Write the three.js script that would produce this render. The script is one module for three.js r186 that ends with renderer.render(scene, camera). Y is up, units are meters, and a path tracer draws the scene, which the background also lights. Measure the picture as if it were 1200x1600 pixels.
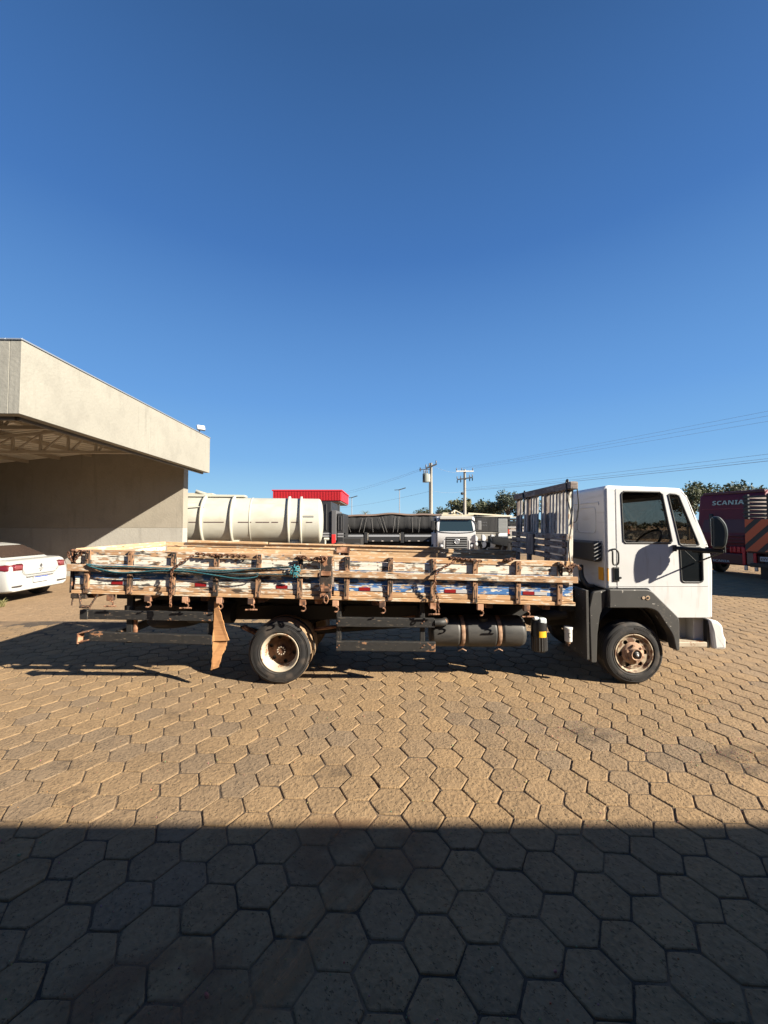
import * as THREE from 'three';
import { RoundedBoxGeometry } from 'three/addons/geometries/RoundedBoxGeometry.js';
import { mergeGeometries } from 'three/addons/utils/BufferGeometryUtils.js';
import { TextGeometry } from 'three/addons/geometries/TextGeometry.js';
import { FontLoader } from 'three/addons/loaders/FontLoader.js';

// ---------------------------------------------------------------- camera, sky, sun, exposure
const scene = new THREE.Scene();
const camera = new THREE.PerspectiveCamera(106.26, 0.75, 0.1, 2000);
camera.position.set(0, 1.9, 0);
camera.rotation.x = 1.9 * Math.PI / 180;
const renderer = new THREE.WebGLRenderer();
renderer.toneMapping = THREE.LinearToneMapping;
const EXPO = 3.0;
renderer.toneMappingExposure = EXPO;
renderer.shadowMap.enabled = true;
const SUN = new THREE.Vector3(1.64, 1, 0.8).normalize();
{
  const W = 512, H = 256, data = new Float32Array(W * H * 4);
  const stops = [[-90, .30, .26, .22], [-3, .34, .40, .46], [0, .44, .71, .89], [4, .34, .63, .885], [9, .215, .475, .84], [17, .145, .36, .755], [35, .064, .19, .50], [53, .0395, .118, .31], [90, .028, .085, .24]];
  const c = new THREE.Vector3();
  for (let j = 0; j < H; j++) for (let i = 0; i < W; i++) {
    const el = ((j + .5) / H - .5) * Math.PI, az = ((i + .5) / W - .5) * 2 * Math.PI;
    c.set(Math.cos(el) * Math.cos(az), Math.sin(el), Math.cos(el) * Math.sin(az));
    const e = el * 180 / Math.PI; let k = 0; while (k < stops.length - 2 && e > stops[k + 1][0]) k++;
    const a = stops[k], b = stops[k + 1]; let t = Math.min(1, Math.max(0, (e - a[0]) / (b[0] - a[0])));
    const mu = Math.max(0, c.dot(SUN)), glow = e > -3 ? .12 * Math.pow(mu, 6) + .5 * Math.pow(mu, 40) : 0;
    const o = (j * W + i) * 4;
    for (let q = 0; q < 3; q++) data[o + q] = ((a[q + 1] + (b[q + 1] - a[q + 1]) * t) + glow * [1, .93, .8][q]) / EXPO;
    data[o + 3] = 1;
  }
  const t = new THREE.DataTexture(data, W, H, THREE.RGBAFormat, THREE.FloatType);
  t.mapping = THREE.EquirectangularReflectionMapping; t.magFilter = t.minFilter = THREE.LinearFilter; t.wrapS = THREE.RepeatWrapping; t.needsUpdate = true;
  scene.background = t; scene.environment = t;
}
const sun = new THREE.DirectionalLight(new THREE.Color(1, .905, .75), 5);
sun.position.copy(SUN).multiplyScalar(70); sun.target.position.set(0, 0, -8);
sun.position.add(sun.target.position);
sun.castShadow = true; sun.shadow.mapSize.set(4096, 4096);
Object.assign(sun.shadow.camera, { left: -40, right: 40, top: 30, bottom: -30, near: 1, far: 160 });
scene.add(sun, sun.target);

// ---------------------------------------------------------------- helpers
let seed = 12345;
const rnd = () => { seed = (seed * 1664525 + 1013904223) >>> 0; return seed / 4294967296; };
const rr = (a, b) => a + (b - a) * rnd();
const HT = new Float32Array(65536); { let s = 777; for (let i = 0; i < 65536; i++) { s = (Math.imul(s, 1103515245) + 12345) >>> 0; HT[i] = ((s >>> 8) & 0xffff) / 65535; } }
const hsh = (x, y, s) => HT[(Math.imul(x, 374761) ^ Math.imul(y, 668265) ^ Math.imul(s, 97531)) & 65535];
function vn(x, y, px, py, s) {
  let xi = Math.floor(x), yi = Math.floor(y); const fx = x - xi, fy = y - yi; xi = ((xi % px) + px) % px; yi = ((yi % py) + py) % py;
  const x1 = (xi + 1) % px, y1 = (yi + 1) % py, u = fx * fx * (3 - 2 * fx), v = fy * fy * (3 - 2 * fy);
  const a = hsh(xi, yi, s), b = hsh(x1, yi, s), c = hsh(xi, y1, s), d = hsh(x1, y1, s);
  return a + (b - a) * u + (c - a) * v + (a - b - c + d) * u * v;
}
function fbm(u, v, fx, fy, oct, s) { let r = 0, a = .5, t = 0; for (let i = 0; i < oct; i++) { r += a * vn(u * fx, v * fy, fx, fy, s + i * 13); t += a; a *= .5; fx *= 2; fy *= 2; } return r / t; }
const sm = (a, b, x) => { const t = Math.min(1, Math.max(0, (x - a) / (b - a))); return t * t * (3 - 2 * t); };
const mix3 = (a, b, t) => [a[0] + (b[0] - a[0]) * t, a[1] + (b[1] - a[1]) * t, a[2] + (b[2] - a[2]) * t];
const enc = (x) => { x = Math.min(1, Math.max(0, x)); return Math.round(255 * (x <= .0031308 ? 12.92 * x : 1.055 * Math.pow(x, 1 / 2.4) - .055)); };
function tex(w, h, mU, mV, fn, linear) {             // fn returns linear rgb (or a height when linear)
  const d = new Uint8Array(w * h * 4);
  for (let j = 0; j < h; j++) for (let i = 0; i < w; i++) {
    const r = fn((i + .5) / w, (j + .5) / h), o = (j * w + i) * 4;
    if (linear) d[o] = d[o + 1] = d[o + 2] = Math.round(255 * Math.min(1, Math.max(0, r)));
    else { d[o] = enc(r[0]); d[o + 1] = enc(r[1]); d[o + 2] = enc(r[2]); }
    d[o + 3] = 255;
  }
  const t = new THREE.DataTexture(d, w, h); t.wrapS = t.wrapT = THREE.RepeatWrapping; t.magFilter = THREE.LinearFilter; t.minFilter = THREE.LinearMipmapLinearFilter; t.generateMipmaps = true;
  if (!linear) t.colorSpace = THREE.SRGBColorSpace; t.repeat.set(1 / mU, 1 / mV); t.needsUpdate = true; return t;
}
const col = (r, g, b) => new THREE.Color().setRGB(r, g, b);
const mat = (c, rough = .8, o = {}) => new THREE.MeshStandardMaterial({ color: Array.isArray(c) ? col(...c) : c, roughness: rough, side: THREE.DoubleSide, ...o });

// geometry helpers (world metres; z runs towards the viewer, so depth d is z = -d)
const clean = (g) => { let q = g.index ? g.toNonIndexed() : g; if (!q.attributes.normal) q.computeVertexNormals(); for (const k of Object.keys(q.attributes)) if (!['position', 'normal', 'uv'].includes(k)) q.deleteAttribute(k); if (!q.attributes.uv) q.setAttribute('uv', new THREE.BufferAttribute(new Float32Array(q.attributes.position.count * 2), 2)); q.morphAttributes = {}; return q; };
function uvm(g0, ax = 'x', off) {                     // uv in metres, u along the grain
  const g = clean(g0), p = g.attributes.position, uv = g.attributes.uv, A = { x: 0, y: 1, z: 2 }[ax], ou = off ?? rnd() * 7, ov = off ?? rnd() * 5;
  const a = new THREE.Vector3(), b = new THREE.Vector3(), c = new THREE.Vector3();
  for (let i = 0; i < p.count; i += 3) {
    a.fromBufferAttribute(p, i); b.fromBufferAttribute(p, i + 1).sub(a); c.fromBufferAttribute(p, i + 2).sub(a); b.cross(c);
    const n = [Math.abs(b.x), Math.abs(b.y), Math.abs(b.z)]; let d = 0; if (n[1] > n[d]) d = 1; if (n[2] > n[d]) d = 2;
    let o = [0, 1, 2].filter((k) => k !== d); if (o[1] === A) o = [o[1], o[0]];
    for (let k = 0; k < 3; k++) { const q = [p.getX(i + k), p.getY(i + k), p.getZ(i + k)]; uv.setXY(i + k, q[o[0]] + ou, q[o[1]] + ov); }
  }
  return g;
}
const span = (x0, x1, y0, y1, z0, z1, r = .006) => {
  const w = Math.abs(x1 - x0), h = Math.abs(y1 - y0), d = Math.abs(z1 - z0); r = Math.min(r, w * .45, h * .45, d * .45);
  return new RoundedBoxGeometry(w, h, d, 1, r).translate((x0 + x1) / 2, (y0 + y1) / 2, (z0 + z1) / 2);
};
const V = (x, y, z) => new THREE.Vector3(x, y, z);
const tube = (pts, r, seg = 8, n, closed = false) => new THREE.TubeGeometry(pts.length === 2 ? new THREE.LineCurve3(V(...pts[0]), V(...pts[1])) : new THREE.CatmullRomCurve3(pts.map((q) => V(...q)), closed, 'catmullrom', .4), n ?? (pts.length === 2 ? 1 : pts.length * 6), r, seg, closed);
function rod(a, b, r0, r1 = r0, seg = 10) { const A = V(...a), B = V(...b), d = B.clone().sub(A); const g = new THREE.CylinderGeometry(r1, r0, d.length(), seg); g.applyQuaternion(new THREE.Quaternion().setFromUnitVectors(V(0, 1, 0), d.normalize())); return g.translate((A.x + B.x) / 2, (A.y + B.y) / 2, (A.z + B.z) / 2); }
function bar(a, b, w, h, r = .004) { const A = V(...a), B = V(...b), d = B.clone().sub(A), L = d.length(); const g = new RoundedBoxGeometry(w, h, L, 1, Math.min(r, w * .4, h * .4)); const m = new THREE.Matrix4().lookAt(B, A, Math.abs(d.y) > .95 * L ? V(0, 0, 1) : V(0, 1, 0)); g.applyMatrix4(m); return g.translate((A.x + B.x) / 2, (A.y + B.y) / 2, (A.z + B.z) / 2); }
function roundShape(pts, r, S = THREE.Shape) {        // polygon with filleted corners; pts [x, y, r?]
  const s = new S(), n = pts.length;
  for (let i = 0; i < n; i++) {
    const p = new THREE.Vector2(pts[i][0], pts[i][1]), a = new THREE.Vector2(...pts[(i + n - 1) % n].slice(0, 2)).sub(p), b = new THREE.Vector2(...pts[(i + 1) % n].slice(0, 2)).sub(p);
    const q = Math.min(pts[i][2] ?? r, a.length() * .48, b.length() * .48), A = p.clone().addScaledVector(a.normalize(), q), B = p.clone().addScaledVector(b.normalize(), q);
    i ? s.lineTo(A.x, A.y) : s.moveTo(A.x, A.y); s.quadraticCurveTo(p.x, p.y, B.x, B.y);
  }
  s.closePath(); return s;
}
const loopPts = (pts, r, z, n = 6) => roundShape(pts, r).getPoints(n).map((q) => [q.x, q.y, z]);
const extr = (shape, depth, bevel = 0, curve = 6) => new THREE.ExtrudeGeometry(shape, { depth: depth - 2 * bevel, bevelEnabled: bevel > 0, bevelThickness: bevel, bevelSize: bevel, bevelOffset: -bevel, bevelSegments: 2, curveSegments: curve }).translate(0, 0, bevel);
const lathe = (pts, seg = 40) => new THREE.LatheGeometry(pts.map((q) => new THREE.Vector2(q[0], q[1])), seg);
const circle = (x, y, r, S = THREE.Path) => { const s = new S(); s.absarc(x, y, r, 0, Math.PI * 2); return s; };

// object helpers
const ORG = new WeakMap(), used = {};
const numbered = (n) => { used[n] = (used[n] ?? -1) + 1; return used[n] ? `${n}_${String(used[n]).padStart(3, '0')}` : n; };
function thing(name, label, category, pos = [0, 0, 0], group) { const o = new THREE.Group(); o.name = numbered(name); o.position.set(...pos); o.userData = { label, category, ...(group ? { group } : {}) }; ORG.set(o, pos); scene.add(o); return o; }
function obj(name, geos, m, parent, label) {           // one mesh; geometry given in world metres (or the local frame of a sub())
  const L = (Array.isArray(geos) ? geos : [geos]).map(clean); const g = L.length > 1 ? mergeGeometries(L) : L[0].clone();
  const o = ORG.get(parent) ?? [0, 0, 0]; g.translate(-o[0], -o[1], -o[2]);
  const me = new THREE.Mesh(g, m); me.name = name; me.castShadow = me.receiveShadow = true; if (label) me.userData.label = label; ORG.set(me, o); parent.add(me); return me;
}
function sub(name, parent, pos = [0, 0, 0]) { const g = new THREE.Group(); g.name = name; const o = ORG.get(parent) ?? [0, 0, 0]; g.position.set(pos[0] - o[0], pos[1] - o[1], pos[2] - o[2]); ORG.set(g, [0, 0, 0]); parent.add(g); return g; }   // children in local metres
function single(name, geos, m, label, category, group, kind) { const me = obj(name, geos, m, scene); me.name = numbered(name); if (label) me.userData.label = label; if (category) me.userData.category = category; if (group) me.userData.group = group; if (kind) me.userData.kind = kind; return me; }

// ---------------------------------------------------------------- materials
function woodTex(seedN, wood, paints, dark) {           // paints: [[rgb, threshold, softness], ...] flaking off the wood
  return tex(1024, 256, 2.2, .55, (u, v) => {
    const g = fbm(u, v, 3, 48, 4, seedN), g2 = fbm(u, v, 8, 96, 3, seedN + 3), big = fbm(u, v, 6, 4, 3, seedN + 5);
    let c = mix3(wood.map((x) => x * .62), wood.map((x) => x * 1.18), g * .6 + g2 * .4);
    c = c.map((x) => x * (.75 + .5 * big));
    paints.forEach(([pc, th, soft, fy], k) => { const n = fbm(u, v, 34, fy ?? 22, 5, seedN + 50 + k * 17) * .55 + g2 * .27 + big * .18; const m = sm(th - soft, th + soft, n); const fl = .82 + .3 * fbm(u, v, 20, 30, 3, seedN + 90 + k); c = mix3(c, pc.map((x) => x * fl), m); });
    const st = fbm(u, v, 14, 9, 5, seedN + 31) * .68 + g2 * .32; c = mix3(c, [.018, .014, .012], dark[1] * sm(dark[0], dark[0] + .06, st));
    const nail = fbm(u, v, 40, 12, 2, seedN + 77); c = mix3(c, [.05, .035, .025], .7 * sm(.86, .9, nail));
    return c;
  });
}
const woodBump = tex(512, 256, 1.1, .55, (u, v) => fbm(u, v, 3, 40, 4, 5) * .7 + .3 * fbm(u, v, 12, 10, 4, 8), true);
const wm = (t) => new THREE.MeshStandardMaterial({ map: t, roughness: .85, bumpMap: woodBump, bumpScale: .004, side: THREE.DoubleSide });
const M = {};
M.peach = wm(woodTex(11, [.50, .30, .155], [[[.60, .53, .42], .60, .05]], [.64, .9]));
M.peachWorn = wm(woodTex(211, [.46, .275, .15], [[[.60, .55, .46], .53, .05], [[.10, .12, .14], .64, .03]], [.60, .9]));
M.white = wm(woodTex(37, [.42, .25, .14], [[[.66, .63, .55], .41, .02]], [.60, .9]));
M.rib = wm(woodTex(251, [.40, .22, .12], [[[.035, .027, .022], .50, .03]], [.58, .9]));
M.rustDark = new THREE.MeshStandardMaterial({ map: tex(256, 256, .3, .3, (u, v) => mix3([.045, .02, .012], [.20, .10, .055], fbm(u, v, 8, 8, 5, 137))), roughness: .9, side: THREE.DoubleSide });
M.blue = wm(woodTex(59, [.46, .31, .19], [[[.62, .60, .55], .44, .02], [[.045, .15, .38], .48, .02]], [.60, .95]));
M.blueDeep = wm(woodTex(159, [.40, .29, .2], [[[.60, .62, .6], .45, .04], [[.04, .13, .30], .46, .03]], [.6, .9]));
M.tan = wm(woodTex(83, [.58, .37, .20], [[[.66, .54, .38], .58, .06]], [.70, .7]));
M.greyWood = wm(woodTex(97, [.20, .155, .135], [[[.30, .27, .25], .55, .06]], [.62, .9]));
M.slat = wm(woodTex(131, [.30, .28, .27], [[[.46, .44, .42], .5, .08]], [.66, .8]));
M.floorWood = wm(woodTex(151, [.28, .2, .14], [], [.6, .8]));
M.flap = new THREE.MeshStandardMaterial({ map: tex(256, 256, .35, .35, (u, v) => { const g = fbm(u, v, 30, 3, 4, 7), b = fbm(u, v, 3, 3, 3, 9); return mix3([.30, .13, .05], [.62, .33, .14], g * .65 + b * .35); }), roughness: .9, side: THREE.DoubleSide });
const rustTex = tex(512, 512, .8, .8, (u, v) => { const a = fbm(u, v, 6, 6, 6, 21), b = fbm(u, v, 30, 30, 3, 22); let c = mix3([.10, .045, .022], [.34, .155, .08], b); c = mix3(c, [.46, .26, .16], sm(.55, .7, a)); return mix3(c, [.03, .02, .017], sm(.52, .4, a) * .8); });
M.rust = new THREE.MeshStandardMaterial({ map: rustTex, roughness: .9, side: THREE.DoubleSide });
const guardTex = tex(1024, 256, 1.6, .4, (u, v) => { const a = fbm(u, v, 8, 4, 5, 41), b = fbm(u, v, 60, 20, 3, 42); let c = [.015, .0145, .0145].map((x) => x * (.7 + b * .9)); c = mix3(c, mix3([.12, .05, .025], [.36, .19, .10], b), sm(.66, .73, a * .72 + b * .28)); return mix3(c, [.22, .17, .12], .55 * sm(.72, .8, fbm(u, v, 30, 50, 3, 47))); });
M.guard = new THREE.MeshStandardMaterial({ map: guardTex, roughness: .62, side: THREE.DoubleSide });
M.darkRust = new THREE.MeshStandardMaterial({ map: tex(512, 512, .5, .5, (u, v) => { const a = fbm(u, v, 8, 8, 5, 61), b = fbm(u, v, 40, 40, 2, 63); let c = mix3([.012, .011, .010], [.05, .032, .022], b); c = mix3(c, [.30, .14, .075], sm(.58, .66, a)); return mix3(c, [.42, .38, .34], .5 * sm(.80, .85, fbm(u, v, 50, 50, 2, 66))); }), roughness: .8, side: THREE.DoubleSide });
M.chassis = mat([.022, .02, .019], .75);
M.plastic = new THREE.MeshStandardMaterial({ map: tex(512, 512, 1.2, 1.2, (u, v) => { const a = fbm(u, v, 5, 5, 5, 71), b = fbm(u, v, 60, 60, 3, 73); let c = [.040, .039, .038].map((x) => x * (.75 + .6 * a)); c = mix3(c, [.13, .11, .09], .7 * sm(.55, .8, a * .6 + b * .4)); return mix3(c, [.35, .33, .3], sm(.86, .89, fbm(u, v, 26, 60, 2, 75))); }), roughness: .6, side: THREE.DoubleSide });
M.tank = new THREE.MeshStandardMaterial({ map: tex(512, 512, 1, 1, (u, v) => { const a = fbm(u, v, 4, 12, 5, 81), b = fbm(u, v, 60, 60, 2, 83); return mix3([.026, .026, .026], [.062, .058, .054], sm(.35, .75, a) * .8 + b * .2); }), roughness: .55, side: THREE.DoubleSide });
M.black = mat([.012, .012, .013], .5);
M.rubber = new THREE.MeshStandardMaterial({ map: tex(512, 512, .5, .5, (u, v) => { const a = fbm(u, v, 6, 6, 5, 91); return mix3([.016, .0155, .016], [.062, .05, .042], sm(.45, .8, a)); }), roughness: .8, side: THREE.DoubleSide });
M.tread = new THREE.MeshStandardMaterial({ map: tex(256, 256, .3, .3, (u, v) => mix3([.15, .10, .06], [.42, .28, .16], fbm(u, v, 12, 12, 4, 95))), roughness: .95, side: THREE.DoubleSide });
const dentBump = tex(512, 512, 1.6, 1.6, (u, v) => fbm(u, v, 4, 4, 3, 101), true);
const paintTex = tex(1024, 1024, 2, 2, (u, v) => { const a = fbm(u, v, 4, 4, 5, 111), s = fbm(u, v, 50, 6, 4, 113), d = fbm(u, v, 90, 90, 2, 115); let c = mix3([.635, .64, .645], [.565, .565, .56], sm(.4, .75, a) * .7); c = mix3(c, [.40, .36, .31], .30 * sm(.62, .8, s)); return mix3(c, [.25, .18, .13], .6 * sm(.955, .97, d)); });
M.paint = new THREE.MeshPhysicalMaterial({ map: paintTex, roughness: .42, clearcoat: .35, clearcoatRoughness: .25, bumpMap: dentBump, bumpScale: .006, side: THREE.DoubleSide });
M.creamRusty = new THREE.MeshStandardMaterial({ map: tex(256, 256, .4, .4, (u, v) => { const a = fbm(u, v, 6, 6, 5, 127), b = fbm(u, v, 30, 30, 2, 129); return mix3(mix3([.44, .38, .29], [.30, .22, .14], b), [.13, .065, .035], sm(.47, .60, a)); }), roughness: .7, side: THREE.DoubleSide });
M.cream = new THREE.MeshStandardMaterial({ map: tex(512, 512, .6, .6, (u, v) => { const a = fbm(u, v, 6, 6, 5, 121), b = fbm(u, v, 40, 40, 2, 123); let c = mix3([.52, .47, .38], [.36, .28, .19], a); return mix3(c, [.22, .10, .05], sm(.60, .68, a * .7 + b * .3)); }), roughness: .6, side: THREE.DoubleSide });
M.hubRust = new THREE.MeshStandardMaterial({ map: tex(256, 256, .3, .3, (u, v) => mix3([.13, .06, .035], [.50, .33, .22], fbm(u, v, 8, 8, 5, 131))), roughness: .85, side: THREE.DoubleSide });
M.glassDark = new THREE.MeshPhysicalMaterial({ color: col(.66, .64, .61), transmission: 1, thickness: 0, roughness: .03, ior: 1.5, side: THREE.DoubleSide });
M.glassBlack = new THREE.MeshPhysicalMaterial({ color: col(.01, .012, .014), roughness: .04, clearcoat: 1, clearcoatRoughness: .02, side: THREE.DoubleSide });
M.seal = mat([.025, .025, .026], .55);
M.chain = new THREE.MeshStandardMaterial({ map: rustTex, metalness: .3, roughness: .7, color: col(.8, .75, .7), side: THREE.DoubleSide });
M.redTape = mat([.23, .010, .012], .4); M.whiteTape = mat([.44, .44, .45], .4);
M.rope = mat([.018, .10, .125], .85); M.rope2 = mat([.02, .05, .062], .85);

// ---------------------------------------------------------------- ground and paving
const PAVE_YAW = -1.7 * Math.PI / 180;
{
  const gt = tex(1024, 1024, 7, 7, (u, v) => { const a = fbm(u, v, 5, 5, 6, 201), b = fbm(u, v, 90, 90, 3, 203), c2 = fbm(u, v, 3, 14, 4, 205); let c = mix3([.20, .13, .072], [.32, .215, .12], a * .6 + c2 * .4); c = c.map((x) => x * (.8 + .4 * b)); return mix3(c, [.42, .33, .23], .6 * sm(.80, .88, b)); });
  const gb = tex(1024, 1024, 3.1, 3.1, (u, v) => fbm(u, v, 10, 10, 6, 211) * .7 + .3 * fbm(u, v, 110, 110, 2, 213), true);
  const g = new THREE.PlaneGeometry(1600, 1600).rotateX(-Math.PI / 2).translate(0, -.0135, 0);
  single('ground', uvm(g, 'x', 0), new THREE.MeshStandardMaterial({ map: gt, bumpMap: gb, bumpScale: .03, roughness: .95, side: THREE.DoubleSide }), 'bare sandy brown earth around and under the paved yard', null, null, 'structure');
}
const dirtAt = (x, d) => { const w = .6 * Math.sin(x * 1.7 + d * .9) + .5 * Math.sin(x * .6 - d * 1.3) + .3 * Math.sin(x * 4.1 + d * 2.7); return x < -3.2 - .25 * (d - 7) + w * .5 && d > 7.4 + w * .5; };
{
  const paving = new THREE.Group(); paving.name = 'paving'; paving.userData = { kind: 'structure', label: 'yard paved with worn tan hexagonal concrete blocks' };
  paving.position.set(.225, 0, -1.56); paving.rotation.y = PAVE_YAW; scene.add(paving);
  const pvT = tex(1024, 1024, .9, .9, (u, v) => { const a = fbm(u, v, 5, 5, 5, 221), b = fbm(u, v, 48, 48, 4, 223), p = fbm(u, v, 75, 75, 3, 227); let k = .78 + .30 * a + .44 * (b - .5); k *= 1 - .42 * sm(.74, .84, p); const l = sm(.74, .82, fbm(u, v, 80, 80, 2, 229)); return mix3([k, k * .985, k * .96], [1.0, .98, .95], .3 * l); });
  const pvB = tex(1024, 1024, .9, .9, (u, v) => { const p = fbm(u, v, 75, 75, 3, 227); return .42 * fbm(u, v, 8, 8, 4, 231) + .58 * fbm(u, v, 48, 48, 4, 223) - .5 * sm(.68, .82, p); }, true);
  const tones = [[.208, .148, .092], [.230, .158, .091], [.246, .166, .091], [.258, .173, .093], [.272, .180, .094], [.284, .188, .097], [.300, .198, .100], [.326, .217, .112]];
  const mats = tones.map((t) => new THREE.MeshStandardMaterial({ color: col(...t), map: pvT, bumpMap: pvB, bumpScale: .011, roughness: .92, side: THREE.DoubleSide }));
  const R = .1472 - .0038, SX = .1472 * 1.5, SZ = .1472 * Math.sqrt(3);
  function paver(k) {
    const n = 24, P = [], N6 = n / 6, ring = (ins, y) => { const a = []; for (let i = 0; i < n; i++) { const s = Math.floor(i / N6), f = (i % N6) / N6, a0 = s * Math.PI / 3, a1 = (s + 1) * Math.PI / 3; const jt = P[i]; const x = (Math.cos(a0) * (1 - f) + Math.cos(a1) * f) * (R - ins + jt), z = (Math.sin(a0) * (1 - f) + Math.sin(a1) * f) * (R - ins + jt); a.push([x, y, z]); } return a; };
    for (let i = 0; i < n; i++) P.push(rr(-.0022, .0008) - (i % N6 === 0 ? rr(.001, .0045) : 0) - (rnd() < .05 ? rr(.003, .007) : 0));
    const r0 = ring(.0075, 0), r1 = ring(.002, -.0028), r2 = ring(0, -.008), r3 = ring(0, -.06), pos = [], idx = [];
    for (const r of [r0, r1, r2, r3]) pos.push(...r.flat()); pos.push(0, .0015, 0);
    for (let i = 0; i < n; i++) { const j = (i + 1) % n; idx.push(4 * n, j, i); for (let q = 0; q < 3; q++) idx.push(q * n + i, q * n + j, (q + 1) * n + i, q * n + j, (q + 1) * n + j, (q + 1) * n + i); }
    const g = new THREE.BufferGeometry(); g.setAttribute('position', new THREE.Float32BufferAttribute(pos, 3)); g.setIndex(idx);
    const uv = []; for (let i = 0; i < pos.length; i += 3) uv.push(pos[i] + k * .37, pos[i + 2] + k * .61); g.setAttribute('uv', new THREE.Float32BufferAttribute(uv, 2)); const q = g.toNonIndexed(); q.computeVertexNormals(); return q;
  }
  const vars = [...Array(16)].map((_, k) => paver(k));
  const cells = [], q = new THREE.Vector3();
  for (let i = -140; i <= 190; i++) for (let j = -8; j <= 110; j++) {
    const x = i * SX, z = -(j + (i & 1 ? .5 : 0)) * SZ; q.set(x, 0, z).applyEuler(paving.rotation).add(paving.position);
    const d = -q.z; if (d < -.4 || d > 24 || Math.abs(q.x) > Math.max(d, 0) * 1.12 + 2.2 || dirtAt(q.x, d)) continue;
    const near = Math.abs(q.x) < d * 1.0 + .12 && d > 1.42;
    cells.push({ x, z, wx: q.x, d, near, dist: Math.hypot(q.x, d, 1.9) });
  }
  cells.sort((a, b) => (b.near - a.near) || a.dist - b.dist);
  const field = (x, d) => vn(x * .55 + 40, d * .55 + 40, 4096, 4096, 5) * .6 + vn(x * 1.7 + 90, d * 1.7 + 90, 4096, 4096, 9) * .4;
  const rest = new THREE.InstancedMesh(vars[0], new THREE.MeshStandardMaterial({ map: pvT, bumpMap: pvB, bumpScale: .011, roughness: .92, side: THREE.DoubleSide }), cells.length - 300);
  const m4 = new THREE.Matrix4(), qt = new THREE.Quaternion(), eu = new THREE.Euler(), cc = new THREE.Color();
  cells.forEach((c, n) => {
    const f = field(c.wx, c.d), bad = vn(c.wx * .9 + 11, c.d * .9 + 7, 999, 999, 33) > .7 ? 1.8 : 1;
    eu.set(rr(-.009, .009) * bad, Math.floor(rnd() * 6) * Math.PI / 3 + rr(-.012, .012), rr(-.011, .011) * bad);
    const y = -.002 + rr(-.003, .002) * bad - (dirtAt(c.wx - 1.2, c.d + .8) ? .006 : 0), px = c.x + rr(-.002, .002), pz = c.z + rr(-.002, .002);
    let t = Math.min(tones.length - 1, Math.max(0, Math.floor((f * .75 + rnd() * .45 - .12) * tones.length)));
    if (n < 300) { const me = new THREE.Mesh(vars[Math.floor(rnd() * 16)], mats[t]); me.name = 'paver'; me.position.set(px, y, pz); me.rotation.copy(eu); me.castShadow = me.receiveShadow = true; paving.add(me); }
    else { m4.compose(new THREE.Vector3(px, y, pz), qt.setFromEuler(eu), new THREE.Vector3(1, 1, 1)); rest.setMatrixAt(n - 300, m4); const kf = rr(.92, 1.08); cc.setRGB(...tones[t].map((v) => v * kf)); rest.setColorAt(n - 300, cc); }
  });
  const bed_ = new THREE.ShapeGeometry(new THREE.Shape([[-14, 3], [32, 3], [32, -24.5], [-7.0, -24.5], [-3.1, -7.7], [-14, -7.6]].map((q) => new THREE.Vector2(q[0], -q[1])))).rotateX(-Math.PI / 2).translate(-paving.position.x, -.0102, -paving.position.z);
  const bedding = new THREE.Mesh(uvm(bed_, 'x', 0), new THREE.MeshStandardMaterial({ map: tex(512, 512, 1.7, 1.7, (u, v) => { const a = fbm(u, v, 5, 5, 5, 251), b = fbm(u, v, 60, 60, 3, 253); return mix3([.045, .034, .026], [.20, .135, .08], sm(.38, .72, a) * .75 + b * .25); }), bumpMap: pvB, bumpScale: .01, roughness: .95, side: THREE.DoubleSide }));
  bedding.rotation.y = -PAVE_YAW; bedding.name = 'joint_soil'; bedding.receiveShadow = true; paving.add(bedding);
  rest.name = 'distant_pavers'; rest.userData.kind = 'stuff'; rest.castShadow = rest.receiveShadow = true; paving.add(rest);
  // loose grit in and over the joints
  const sg = new THREE.IcosahedronGeometry(1, 0), gr = new THREE.InstancedMesh(sg, mat([.30, .21, .13], .95), 2600);
  for (let i = 0; i < 2600; i++) { const d = 1.3 + 9 * rnd() ** 1.6, x = rr(-1, 1) * d * 1.1, s = rr(.0012, .0045) * (rnd() < .04 ? 2.2 : 1); m4.compose(V(x, .001 + s * .3, -d), qt.setFromEuler(eu.set(rnd() * 6, rnd() * 6, 0)), V(s * rr(.8, 1.6), s * .7, s)); gr.setMatrixAt(i, m4); gr.setColorAt(i, cc.setRGB(rr(.5, 1.5), rr(.5, 1.4), rr(.5, 1.4))); }
  for (let i = 1500; i < 2600; i++) { const a = rnd() * 6.28, q = Math.abs(rr(-1, 1) + rr(-1, 1)) * .5, k = i % 3, x = [2.9, 1.75, 3.4][k] + Math.cos(a) * q * 1.0, d = [3.25, 3.6, 4.2][k] + Math.sin(a) * q * .55, s = rr(.0012, .0042); m4.compose(V(x, .001 + s * .3, -d), qt.setFromEuler(eu.set(rnd() * 6, rnd() * 6, 0)), V(s * rr(.8, 1.6), s * .7, s)); gr.setMatrixAt(i, m4); }
  gr.name = 'grit'; gr.userData = { kind: 'stuff', label: 'loose grit scattered over the hexagonal paving', category: 'gravel' }; gr.castShadow = true; scene.add(gr);
}

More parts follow.
